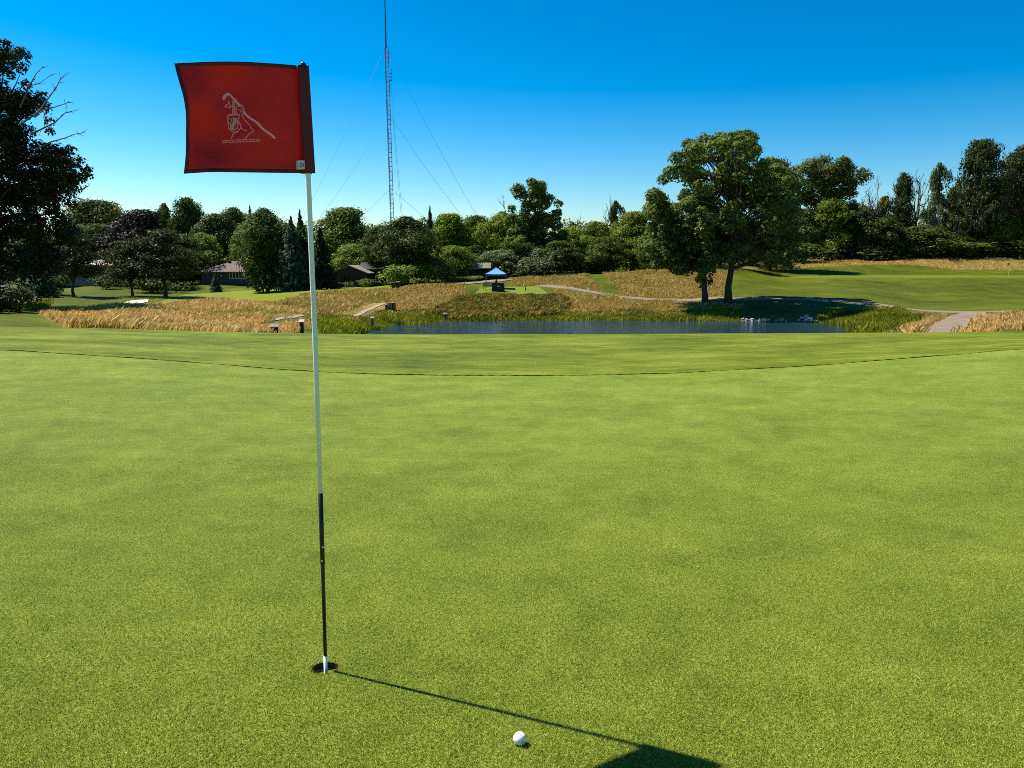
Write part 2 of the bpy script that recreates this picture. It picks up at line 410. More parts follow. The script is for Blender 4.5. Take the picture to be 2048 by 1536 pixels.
for kind, y0, y1, poly in MEADOW:
    ZONE[inpoly(cpx + wob, cpy + .4 * wob, poly) & (cy > y0) & (cy < y1)] = 3 if kind == 'a' else 4
BANK = [(872, 632), (905, 602), (925, 597), (1110, 595), (1135, 612), (1110, 634), (900, 640)]
ZONE[inpoly(cpx + wob, cpy + .4 * wob, BANK) & (cy > 88) & (cy < 113)] = 5
LFAIR = [(318, 603), (372, 589), (530, 578.5), (640, 575), (790, 571), (800, 579), (650, 586), (600, 594), (556, 609), (440, 604), (380, 607)]
ZONE[inpoly(cpx, cpy, LFAIR) & (cy > 92) & (cy < 170) & (ZONE == 2)] = 6
ZONE[inpoly(cpx, cpy, [(946, 590.5), (962, 575), (1078, 572.8), (1098, 588)]) & (cy > 100) & (cy < 130)] = 7
ZONE[inpoly(cpx, cpy, [(1575, 556.5), (1700, 555), (2060, 555.6), (2400, 555), (2400, 551.2), (2060, 551), (1900, 550.2), (1750, 550.2), (1590, 552)]) & (cy > 146) & (cy < 182)] = 8
ZONE[cy < 34] = 1
rowi = np.arange(NY - 1)[:, None] + np.zeros((1, NU - 1), int)
ZONE[rowi < ke] = 0
idx = np.arange(NY * NU).reshape(NY, NU)
quads = np.stack([idx[:-1, :-1], idx[:-1, 1:], idx[1:, 1:], idx[1:, :-1]], -1)
# leave a block of cells out round the hole
hu = HOLE[0] / HOLE[1]
i0 = int(np.searchsorted(UU, hu - .032)); i1 = int(np.searchsorted(UU, hu + .032))
j0 = int(np.searchsorted(rows, HOLE[1] - .17)); j1 = int(np.searchsorted(rows, HOLE[1] + .17))
skip = np.zeros(ZONE.shape, bool); skip[j0:j1, i0:i1] = True
V = np.stack([xx, yy, zz], -1).reshape(-1, 3)

def zone_obj(name, zones, mat, lift=0.0):
    m = np.isin(ZONE, zones) & ~skip
    q = quads[m]
    if len(q) == 0: return None
    us, inv = np.unique(q, return_inverse=True)
    P = V[us].copy(); q = inv.reshape(q.shape)
    fs = [q]
    if 0 in zones:                                # ring of turf between the block and the hole
        loop = [idx[j0, i] for i in range(i0, i1)] + [idx[j, i1] for j in range(j0, j1)] + \
               [idx[j1, i] for i in range(i1, i0, -1)] + [idx[j, i0] for j in range(j1, j0, -1)]
        lp = [int(np.searchsorted(us, k)) for k in loop]
        n = len(P); C = []
        for k in loop:
            d = V[k] - HOLE; a = math.atan2(d[1], d[0])
            C.append((HOLE[0] + .054 * math.cos(a), HOLE[1] + .054 * math.sin(a)))
        C = np.array(C); C = np.column_stack([C, CZ - 1.35 - .0875 * C[:, 1]])
        mid = .35 * V[loop] + .65 * C; mid[:, 2] = CZ - 1.35 - .0875 * mid[:, 1]
        P = np.concatenate([P, mid, C]); N = len(loop)
        r = np.array([[lp[k], lp[(k+1) % N], n + (k+1) % N, n + k] for k in range(N)])
        r2 = np.array([[n + k, n + (k+1) % N, n + N + (k+1) % N, n + N + k] for k in range(N)])
        fs += [r, r2]
    if lift:                                      # longer turf stands proud of the green: a small step
        P[:, 2] += lift
        e_ = np.searchsorted(us, idx[ke]); P[e_, 2] += .008 * np.sin(UU * 61) * np.sin(UU * 23 + 1) + .005 * np.sin(UU * 410)
        er = [int(np.searchsorted(us, k)) for k in idx[ke]]
        n = len(P); low = V[idx[ke]].copy(); low[:, 2] -= .01
        P = np.concatenate([P, low])
        fs.append(np.array([[er[k + 1], er[k], n + k, n + k + 1] for k in range(NU - 1)])[:, ::-1])
    me = mesh_np(name, P, fs, True); me.materials.append(mat)
    o = link(name, me); o['kind'] = 'structure'
    return o
nt = M['green'].node_tree; L = nt.links.new; pb = nt.nodes['Principled BSDF']    # worn and mended ball marks
tcm = nt.nodes.new('ShaderNodeTexCoord'); vo = nt.nodes.new('ShaderNodeTexVoronoi'); vo.inputs['Scale'].default_value = 1.1; L(tcm.outputs['Object'], vo.inputs['Vector'])
rp = nt.nodes.new('ShaderNodeValToRGB'); rp.color_ramp.elements[0].position = .018; rp.color_ramp.elements[0].color = (1, 1, 1, 1); rp.color_ramp.elements[1].position = .045; rp.color_ramp.elements[1].color = (0, 0, 0, 1)
L(vo.outputs['Distance'], rp.inputs[0]); sp_ = nt.nodes.new('ShaderNodeSeparateColor'); L(vo.outputs['Color'], sp_.inputs[0])
gt = nt.nodes.new('ShaderNodeMath'); gt.operation = 'GREATER_THAN'; gt.inputs[1].default_value = .62; L(sp_.outputs[0], gt.inputs[0])
ml = nt.nodes.new('ShaderNodeMath'); ml.operation = 'MULTIPLY'; L(rp.outputs[0], ml.inputs[0]); L(gt.outputs[0], ml.inputs[1])
m2 = nt.nodes.new('ShaderNodeMath'); m2.operation = 'MULTIPLY'; m2.inputs[1].default_value = .55; L(ml.outputs[0], m2.inputs[0])
old = pb.inputs['Base Color'].links[0].from_socket; mm = nt.nodes.new('ShaderNodeMix'); mm.data_type = 'RGBA'
L(m2.outputs[0], mm.inputs[0]); L(old, mm.inputs[6]); mm.inputs[7].default_value = (.075, .075, .018, 1); L(mm.outputs[2], pb.inputs['Base Color'])
zone_obj('putting_green', [0], M['green'])
zone_obj('fairway', [1], M['fairway'], .013)
zone_obj('rough', [2], M['rough'])
zone_obj('meadow', [3, 4], M['meadow'])
zone_obj('pond_bank', [5], M['bank'])
zone_obj('mown_fairway', [6], M['lfair'])
zone_obj('tee_ground', [7], M['tee'])
zone_obj('distant_green', [8], M['dgreen'])
# the turf goes on behind and beside the camera, a little lower than the fan
b = MB(); n = 12
gx = np.linspace(-70, 70, n); gy = np.linspace(-70, 7, n)
vs = [(x, y, CZ - 1.35 - .0875 * y - .03) for y in gy for x in gx]
b.add(vs, [(j*n + i, j*n + i + 1, (j+1)*n + i + 1, (j+1)*n + i) for j in range(n-1) for i in range(n-1)])
b.obj('lawn', M['green'])['kind'] = 'structure'

# water
m, nt, pb = node_mat('pond_water'); L = nt.links.new
pb.inputs['Base Color'].default_value = (.012, .036, .056, 1); pb.inputs['Roughness'].default_value = .08
pb.inputs['IOR'].default_value = 1.33
tc = nt.nodes.new('ShaderNodeTexCoord'); mp = nt.nodes.new('ShaderNodeMapping'); mp.inputs['Scale'].default_value = (1, .55, 1)
nz = nt.nodes.new('ShaderNodeTexNoise'); nz.inputs['Scale'].default_value = 1.3; nz.inputs['Detail'].default_value = 4
bp = nt.nodes.new('ShaderNodeBump'); bp.inputs['Strength'].default_value = .8; bp.inputs['Distance'].default_value = .14
L(tc.outputs['Object'], mp.inputs[0]); L(mp.outputs[0], nz.inputs['Vector']); L(nz.outputs[0], bp.inputs['Height']); L(bp.outputs[0], pb.inputs['Normal'])
b = MB(); b.add([(-26, 40, W), (48, 40, W), (48, 100, W), (-26, 100, W)], [(0, 1, 2, 3)])
b.obj('pond_water', m)['kind'] = 'structure'

# paths and sand, draped a few centimetres above the land
def drape(name, mat, pts, width, lift=.04, step=1.0):
    P = [hit(*p) for p in pts]
    C = [P[0][:2]]
    for a, c in zip(P[:-1], P[1:]):
        n = max(1, int(np.linalg.norm(c[:2] - a[:2]) / step))
        C += [a[:2] + (c[:2] - a[:2]) * k / n for k in range(1, n + 1)]
    C = np.array(C)
    for _ in range(6): C[1:-1] = .25 * C[:-2] + .5 * C[1:-1] + .25 * C[2:]
    T = np.gradient(C, axis=0); T /= np.linalg.norm(T, axis=1)[:, None] + 1e-9
    Nn = np.column_stack([-T[:, 1], T[:, 0]]); K = 5; vs = []
    for i in range(len(C)):
        for k in range(K):
            w = (k / (K - 1) - .5) * (width if not callable(width) else width(i / len(C)))
            q = C[i] + Nn[i] * w; vs.append((q[0], q[1], float(H(q[0], q[1])) + lift))
        for k in (0, K - 1): vs.append((vs[-K if k == 0 else -2][0], vs[-K if k == 0 else -2][1], vs[-K if k == 0 else -2][2] - .15))
    fs = []; S = K + 2
    for i in range(len(C) - 1):
        for k in range(K - 1): fs.append((i*S + k, i*S + k + 1, (i+1)*S + k + 1, (i+1)*S + k))
        fs.append((i*S, (i+1)*S, (i+1)*S + K, i*S + K)); fs.append((i*S + K-1, i*S + K+1, (i+1)*S + K+1, (i+1)*S + K-1))
    mb = MB(); mb.add(vs, fs); o = mb.obj(name, mat); o['kind'] = 'structure'; return C
PATHS = []
PATHS.append(drape('cart_path', M['path'], [(1085, 571), (1140, 577), (1180, 584.5), (1236, 593.5), (1292, 599), (1376, 601), (1450, 599), (1550, 598), (1650, 601), (1749, 609), (1800, 616), (1860, 622.5), (1930, 626), (2010, 625), (2120, 622)], 2.3, lift=.07))
PATHS.append(drape('cart_path', M['path'], [(1950, 626), (1928, 634), (1905, 647), (1888, 662), (1880, 669)], 2.5, lift=.12))
PATHS.append(drape('cart_path', M['path'], [(880, 570), (930, 567.5), (975, 564), (1005, 560)], 5.0, lift=.12))
PATHS.append(drape('path_edging', M['pathpink'], [(548, 641), (575, 636), (606, 631)], .5, lift=.06))
PATHS.append(drape('path_edging', M['pathpink'], [(709, 633), (735, 620), (768, 607)], .6, lift=.06))
sp = [hit(*p) for p in ((249, 606.5), (262, 602.5), (280, 601), (297, 600.5), (296, 604.5), (284, 607.5), (266, 609))]
mb = MB(); c = sum(sp) / len(sp)
mb.add([(p[0], p[1], p[2] + .10) for p in sp] + [(c[0], c[1], float(H(c[0], c[1])) + .05)], [(i, (i+1) % 7, 7) for i in range(7)])
mb.obj('sand_bunker', M['sand'])['kind'] = 'structure'

# ------------------------------------------------------------------ grasses that nobody could count
def near_path(x, y, r):
    d = np.full(x.shape, 1e9)
    for C in PATHS:
        for p in C[::2]: d = np.minimum(d, (x - p[0])**2 + (y - p[1])**2)
    return d < r * r

def blades(name, mat, mask, n, h, wd, lean=.35, per=5, seed=1, falloff=1.0, spread=.15, keep=None):
    rg = np.random.default_rng(seed)
    js, is_ = np.where(mask)
    if len(js) == 0: return
    ar = (yy[js+1, is_] - yy[js, is_]) * (xx[js, is_+1] - xx[js, is_]) / cy[js, is_] ** falloff
    pick = rg.choice(len(js), n, p=ar / ar.sum()); j, i = js[pick], is_[pick]
    a, c = rg.random(n), rg.random(n)
    y = yy[j, i] + a * (yy[j+1, i] - yy[j, i]); x = xx[j, i] + c * (xx[j, i+1] - xx[j, i]) + 0
    k = ~near_path(x, y, 1.7)
    if keep is not None: k &= keep(x, y)
    x, y = x[k], y[k]; n = len(x)
    x = np.repeat(x, per) + rg.normal(0, spread, n * per); y = np.repeat(y, per) + rg.normal(0, spread, n * per)
    N = n * per; z = H(x, y)
    hh = h * (.55 + .7 * rg.random(N)) * (.75 + .35 * np.sin(x * .55) * np.sin(y * .4 + 1))
    an = rg.random(N) * 6.283; ln = lean * hh * (.3 + rg.random(N))
    wa = rg.normal(.6, .9, N)                       # a gentle common wind direction
    tx, ty = x + np.cos(wa) * ln, y + np.sin(wa) * ln
    wx, wy = np.cos(an) * wd * (.6 + .8 * rg.random(N)), np.sin(an) * wd * .5
    p0 = np.column_stack([x - wx, y - wy, z - .05]); p1 = np.column_stack([x + wx, y + wy, z - .05])
    mz = z + hh * .6
    p2 = np.column_stack([x + .35*(tx-x) + wx * .8, y + .35*(ty-y) + wy * .8, mz]); p3 = np.column_stack([tx, ty, z + hh])
    P = np.stack([p0, p1, p2, p3], 1).reshape(-1, 3)
    q = (np.arange(N) * 4)[:, None] + np.array([[0, 1, 2, 3]])
    me = mesh_np(name, P, q); me.materials.append(mat)
    o = link(name, me); o['kind'] = 'stuff'
    return o
inview = (np.abs(cx / cy) < .80)
blades('fescue_grass', M['fescue'], (ZONE == 3) & inview, 40000, .50, .021, per=5, seed=2, lean=.75, falloff=1.3)
blades('fescue_grass', M['fescue'], (ZONE == 4) & inview, 20000, .44, .026, per=5, seed=3, lean=.7, falloff=1.0)
blades('fescue_grass', M['fescue_green'], (ZONE == 4) & inview, 13000, .40, .028, per=5, seed=4, lean=.6, falloff=1.0)
blades('fescue_grass', M['fescue_pale'], np.isin(ZONE, (3, 4)) & inview, 4500, .62, .010, per=3, seed=21, falloff=1.2, lean=.8)
blades('bank_grass', M['shag'], (ZONE == 5) & inview, 6500, .85, .07, per=7, lean=1.0, seed=5, spread=.16)
shore = (cz > W - .1) & (cz < W + .75) & (cy > 62) & (cy < 97) & (cpx > 540) & (cpx < 1800) & inview & ~((cpx > 1478) & (cpx < 1640))
blades('pond_reeds', M['reed'], shore, 7000, .52, .04, per=6, lean=.5, seed=6, spread=.2)
blades('pond_reeds', M['reed'], (cz > W - .1) & (cz < W + 1.0) & (cy > 56) & (cy < 76) & (cpx > 560) & (cpx < 730), 2200, .9, .06, per=6, lean=.5, seed=8, spread=.25)
blades('pond_reeds', M['reed'], inpoly(cpx, cpy, [(1660, 648), (1690, 628), (1800, 628), (1840, 640), (1790, 660), (1745, 672), (1715, 672)]) & (cy > 62) & (cy < 95), 2200, .85, .05, per=6, lean=.5, seed=9, spread=.25)
blades('long_grass', M['reed'], inpoly(cpx, cpy, [(20, 622), (50, 606), (100, 600), (90, 614), (50, 622)]) & (cy > 50) & (cy < 100), 800, .5, .05, per=5, seed=10)

def turf_blades():
    rg = np.random.default_rng(12); n = 470000
    y = 1.75 * (7.5 / 1.75) ** rg.random(n) ; u = rg.uniform(-.78, .78, n); x = u * y
    k = ((x - HOLE[0]) ** 2 + (y - HOLE[1]) ** 2 > .0555 ** 2); x, y = x[k], y[k]; n = len(x)
    z = H(x, y); h = .0055 + .006 * rg.random(n); a = rg.random(n) * 6.283; w = .0007 + .0008 * rg.random(n)
    b_ = rg.random(n) * 6.283; ln = h * (.3 + 1.0 * rg.random(n))
    P = np.stack([np.column_stack([x - np.cos(a) * w, y - np.sin(a) * w, z - .001]), np.column_stack([x + np.cos(a) * w, y + np.sin(a) * w, z - .001]),
                  np.column_stack([x + np.cos(b_) * ln, y + np.sin(b_) * ln, z + h])], 1).reshape(-1, 3)
    me = mesh_np('turf_blades', P, np.arange(n * 3).reshape(-1, 3)); me.materials.append(M['turf']); o = link('turf_blades', me); o['kind'] = 'stuff'
M['turf'] = leaf_mat('turf_blades', (.25, .305, .029), var=.72, trans=.3, rough=.6, hue=(1.1, 1.0, 1.2))
turf_blades()
rgc = np.random.default_rng(93); n = 260              # loose clippings lying on the turf
y = 1.9 * (12 / 1.9) ** rgc.random(n); x = rgc.uniform(-.75, .75, n) * y; z = H(x, y) + .007; a = rgc.random(n) * 6.283; l = .005 + .012 * rgc.random(n); w = .0015
P = np.stack([np.column_stack([x - np.sin(a) * w, y + np.cos(a) * w, z]), np.column_stack([x + np.sin(a) * w, y - np.cos(a) * w, z]), np.column_stack([x + np.cos(a) * l, y + np.sin(a) * l, z + .003])], 1).reshape(-1, 3)
me = mesh_np('clippings', P, np.arange(n * 3).reshape(-1, 3)); me.materials.append(M['fescue_pale']); link('clippings', me)['kind'] = 'stuff'
rgh = np.random.default_rng(92); n = 420               # frayed lip of the hole, worn on its right side
a = rgh.random(n) * 6.283; r_ = .0545 + .006 * rgh.random(n) ** 2; wr = np.cos(a - .35) > .82
x = HOLE[0] + r_ * np.cos(a); y = HOLE[1] + r_ * np.sin(a); z = CZ - 1.35 - .0875 * y; h = .004 + .008 * rgh.random(n); g = rgh.random(n) * 6.283
P = np.stack([np.column_stack([x - .0013 * np.cos(g), y - .0013 * np.sin(g), z - .002]), np.column_stack([x + .0013 * np.cos(g), y + .0013 * np.sin(g), z - .002]),
              np.column_stack([x + rgh.normal(0, .004, n), y + rgh.normal(0, .004, n), z + h])], 1)
for nm, mk, mt in (('turf_blades', ~wr, M['turf']), ('worn_blades', wr, M['fescue'])):
    Q = P[mk].reshape(-1, 3); me = mesh_np(nm, Q, np.arange(len(Q)).reshape(-1, 3)); me.materials.append(mt); link(nm, me)['kind'] = 'stuff'

# ------------------------------------------------------------------ trees
def leaf_quads(C, Nn, s, rg, aspect=.6):
    N = len(C)
    t = np.cross(Nn, rg.normal(size=(N, 3))); t /= np.linalg.norm(t, axis=1)[:, None] + 1e-9
    bb = np.cross(Nn, t); s = np.asarray(s).reshape(-1, 1) * np.ones((N, 1))
    fold = Nn * s * .12
    P = np.stack([C - t * s * .5, C - bb * s * .5 * aspect + fold, C + t * s * .5, C + bb * s * .5 * aspect + fold], 1).reshape(-1, 3)
    return P, (np.arange(N) * 4)[:, None] + np.array([[0, 1, 2, 3]])

def unit(v): return v / (np.linalg.norm(v, axis=-1, keepdims=True) + 1e-9)

def lobe_leaves(lobes, per, size, rg, up=.25, fill=.28, rag=.38):
    """leaf faces through the volume of many small lobes, denser towards their outer skin"""
    Cs, Ns = [], []
    tot = sum(l[3] ** 2 for l in lobes)
    for (x, y, z, r, *sq) in lobes:
        n = max(6, int(per * r * r / tot)); s = sq[0] if sq else .8
        d = unit(rg.normal(size=(n, 3))); d[:, 2] = np.where(rg.random(n) < .45, np.abs(d[:, 2]), d[:, 2])
        rr = r * (1 - fill * rg.random(n) ** 1.5 + rag * np.clip(rg.normal(0, .4, n), -1, 1.2))
        Cs.append(np.array([x, y, z]) + d * rr[:, None] * np.array([1, 1, s]))
        Ns.append(unit(d + np.array([0, 0, up]) + rg.normal(0, .40, (n, 3))))
    C = np.concatenate(Cs); Nn = np.concatenate(Ns)
    sz = size * (.6 + .8 * rg.random(len(C)))
    return leaf_quads(C, Nn, sz, rg)

def mk_mesh(name, P, q, mat):
    me = mesh_np(name, P, q); me.materials.append(mat); return me

def limbs(mb, rg, base, top, r0, targets, n=6, split=(.3, .8)):
    """tapered trunk with limbs reaching to the given points"""
    base, top = np.array(base, float), np.array(top, float); K = 8
    ax = [base + (top - base) * k / K + np.array([*(rg.normal(0, .007, 2) * np.linalg.norm(top - base)), 0]) * (0 < k) for k in range(K + 1)]
    rr = [r0 * (1.35 if k == 0 else 1.0) * (1 - .85 * k / K) for k in range(K + 1)]
    mb.tube(ax, rr, n + 2)
    for tg in targets:
        tg = np.array(tg, float); f = split[0] + (split[1] - split[0]) * rg.random()
        f = min(f, max(.24, (tg[2] - base[2]) / (top[2] - base[2]) * .8))
        i = min(int(f * K), K - 1); s = ax[i] + (ax[i+1] - ax[i]) * (f * K - i)
        r = rr[i] * .55; d = tg - s
        pts = [s + d * t + np.array([0, 0, 1]) * np.linalg.norm(d) * .10 * math.sin(t * 3.1) + rg.normal(0, .025, 3) * np.linalg.norm(d) * (0 < t < 1) for t in (0, .25, .5, .75, 1)]
        mb.tube(pts, [r, r * .75, r * .5, r * .32, r * .12], n)

ARCH = {}
def arch_broad(key, seed, nl, leaf, per, prof, z0=.16, rl=(.12, .20), sink=.0, sq=.8):
    """unit tree (height 1, width 1): crown outline given by prof(z) -> radius"""
    rg = np.random.default_rng(seed); lobes = []
    for _ in range(int(nl * 1.6)):
        z = z0 + (1 - z0) * rg.random() ** .85; R = prof((z - z0) / (1 - z0)) * .5
        a = rg.random() * 6.283; rr = R * math.sqrt(.25 + .75 * rg.random()) * (.66 + .62 * rg.random())
        r = rl[0] * .75 + (rl[1] * 1.05 - rl[0] * .75) * rg.random() ** 1.4; r *= .76 * (.65 + .6 * min(1, R / .4))
        lobes.append((math.cos(a) * max(0, rr - r * .6), math.sin(a) * max(0, rr - r * .6), min(z, 1 - r * sq), r, sq))
    P, q = lobe_leaves(lobes, per, leaf, rg)
    P[:, 2] += (0 if True else 0)
    tb = MB(); tg = [l[:3] for l in lobes[::3]]
    limbs(tb, rg, (0, 0, -.03), (rg.normal(0, .03), rg.normal(0, .03), .82), .028, tg, 5)
    ARCH[key] = (mk_mesh('crown_' + key, P, q, M['leaf_mid']), tb)

E_ = lambda t: max(.12, (1 - (2 * min(max(t, 0), 1) * .98 - .86) ** 2 * .9)) if t > .43 else max(.2, .55 + t * 1.0)
arch_broad('broad0', 11, 110, .032, 26000, E_, rl=(.09, .19))
arch_broad('broad1', 12, 95, .033, 24000, lambda t: .55 + .45 * math.sin(min(1, t * 1.05) * 2.9) if t < .9 else .5, z0=.12)
arch_broad('broad2', 13, 110, .032, 24000, lambda t: .95 - .65 * abs(t - .45) ** 1.3 * 2, z0=.1, rl=(.09, .17))
arch_broad('round0', 14, 80, .038, 18000, lambda t: max(.25, math.sin(.35 + t * 2.4)), z0=.03, rl=(.11, .19))
arch_broad('round1', 15, 90, .036, 18000, lambda t: max(.25, math.sin(.5 + t * 2.35)), z0=.02, rl=(.09, .18))
arch_broad('column', 16, 70, .036, 14000, lambda t: max(.2, 1 - t ** 2.2 * .85) * .9, z0=.05, rl=(.10, .17), sq=1.0)
arch_broad('tall', 17, 80, .032, 22000, lambda t: (.95 - .5 * t) + .12 * math.sin(t * 11), z0=.08, rl=(.08, .17))
arch_broad('thin', 18, 46, .036, 7000, lambda t: .85 - .55 * t + .15 * math.sin(t * 17), z0=.12, rl=(.06, .13))

def arch_spruce(key, seed, tiers=36, leaf=.05):
    rg = np.random.default_rng(seed); C, Nn = [], []; tb = MB()
    tb.tube([(0, 0, -.03), (0, 0, .5), (0, 0, .99)], [.022, .014, .003], 6)
    for k in range(tiers):
        t = k / (tiers - 1); z = .05 + .93 * t; R = .5 * (1 - t) ** .85 + .012
        nb = int(15 - 9 * t)
        for _ in range(nb):
            a = rg.random() * 6.283; L_ = R * (.72 + .4 * rg.random()); m = int(14 * L_ / .5) + 3
            s = np.linspace(.15, 1, m); dz = -.16 * L_ * s + .10 * L_ * s ** 2
            px = np.cos(a) * L_ * s; py = np.sin(a) * L_ * s
            for w in (0, 1, 2):
                off = (w - 1) * .10 * L_ * (1.15 - s) * (1 + rg.random(m))
                C.append(np.column_stack([px - np.sin(a) * off, py + np.cos(a) * off, z + dz * .9 + rg.normal(0, .012, m)]))
                Nn.append(unit(np.column_stack([np.cos(a) * .5 * np.ones(m), np.sin(a) * .5 * np.ones(m), np.ones(m)]) + rg.normal(0, .5, (m, 3))))
    C = np.concatenate(C); Nn = np.concatenate(Nn)
    P, q = leaf_quads(C, Nn, leaf * (.7 + .7 * rg.random(len(C))), rg, .5)
    ARCH[key] = (mk_mesh('crown_' + key, P, q, M['leaf_spruce']), tb)
arch_spruce('spruce0', 21); arch_spruce('spruce1', 22, 32, .055)

def arch_pine(key, seed, nb, z0, wide=1.0, top=1.0, leaf=.034, plate=1.0):
    """pine: open whorls of limbs, each ending in tufted plates of needles"""
    rg = np.random.default_rng(seed); C, Nn = [], []; tb = MB(); tg = []
    for _ in range(nb):
        t = rg.random() ** .9; z = z0 + (.97 - z0) * t
        R = .5 * wide * ((1 - t) ** .6 * .95 + .10) * (.55 + .5 * rg.random())
        if t < .15: R *= .8
        a = rg.random() * 6.283; e = np.array([math.cos(a) * R, math.sin(a) * R, z + .22 * R])
        tg.append(e)
        for s in np.linspace(.45, 1.05, 5):
            n = int(26 * (.6 + .6 * rg.random())); c = np.array([e[0] * s, e[1] * s, z + .26 * R * s * s])
            d = rg.normal(size=(n, 3)) * np.array([.036, .036, .016]) * plate
            C.append(c + d); Nn.append(unit(d * 12 + np.array([0, 0, .5]) + rg.normal(0, .6, (n, 3))))
    C = np.concatenate(C); Nn = np.concatenate(Nn); C[:, 2] = np.minimum(C[:, 2], 1.0)
    P, q = leaf_quads(C, Nn, leaf * (.6 + .8 * rg.random(len(C))), rg, .45)
    limbs(tb, rg, (0, 0, -.03), (.01, 0, .97), .022, tg, 4, (.2, .95))
    ARCH[key] = (mk_mesh('crown_' + key, P, q, M['leaf_pine']), tb)
arch_pine('pine0', 31, 80, .25, 1.05, plate=1.3)
arch_pine('pine1', 32, 85, .22, 1.0, plate=1.4)
arch_pine('pinebig0', 33, 170, .22, 1.0, leaf=.028, plate=.9)
arch_pine('pinebig1', 34, 180, .18, 1.1, leaf=.028, plate=.95)
arch_pine('narrow', 35, 70, .2, .95, leaf=.04, plate=1.3)

def branching(mb, rg, p, d, L_, r, depth, n=4, up=.15):
    pts = [p]; q = p.copy(); dd = d.copy()
    for k in range(3):
        dd = unit(dd + rg.normal(0, .16, 3) + np.array([0, 0, up * .3])); q = q + dd * L_ / 3; pts.append(q)
    mb.tube(pts, [r, r * .85, r * .7, r * .5], n, False)
    if depth > 0:
        for _ in range(rg.integers(2, 4)):
            f = rg.integers(1, 4); nd = unit(dd + rg.normal(0, .55, 3) + np.array([0, 0, up]))
            branching(mb, rg, pts[f], nd, L_ * (.55 + .3 * rg.random()), r * .62, depth - 1, 3, up)
def arch_bare(key, seed):
    rg = np.random.default_rng(seed); tb = MB()
    branching(tb, rg, np.array([0, 0, -.02]), np.array([0, 0, 1.0]), .42, .030, 5, 5, .25)
    v = np.array(tb.v); zt = v[:, 2].max(); w = max(np.ptp(v[:, 0]), np.ptp(v[:, 1]))
    tb.v = [tuple(p / np.array([w, w, zt])) for p in v]
    ARCH[key] = (None, tb)
arch_bare('bare0', 41); arch_bare('bare1', 42); arch_bare('bare2', 43)

TRUNK = {}
def trunk_mesh(key, mat):
    k = (key, mat.name)
    if k not in TRUNK:
        tb = ARCH[key][1]; me = bpy.data.meshes.new('trunk_' + key); me.from_pydata(tb.v, [], tb.f)
        me.materials.append(mat); me.polygons.foreach_set('use_smooth', [True] * len(tb.f)); TRUNK[k] = me
    return TRUNK[k]

def tree(name, arch, leaf, px, y, top, width, label, group=None, bark='bark', rz=None, cat='tree', yscale=1.0, sink=0.0):
    z = 0.0
    for _ in range(3): x = xat(px, y, z); z = float(H(x, y))
    z -= sink
    d = y * CT - (z - CZ) * ST
    h = zat(top, y) - z; w = width / F * d * (1.0 if 'spruce' in arch or 'bare' in arch else 1.22)
    t = thing(name, label, cat, (x, y, z), (px * 1.7 + y) % 6.28 if rz is None else rz, group)
    cr, _ = ARCH[arch]
    tr = link('trunk', trunk_mesh(arch, M[bark]), t); tr.scale = (w, w * yscale, h)
    if cr is not None:
        c = link('crown', cr, t); c.scale = (w, w * yscale, h)
        if M['leaf_' + leaf] is not cr.materials[0]:
            c.material_slots[0].link = 'OBJECT'; c.material_slots[0].material = M['leaf_' + leaf]
    return t

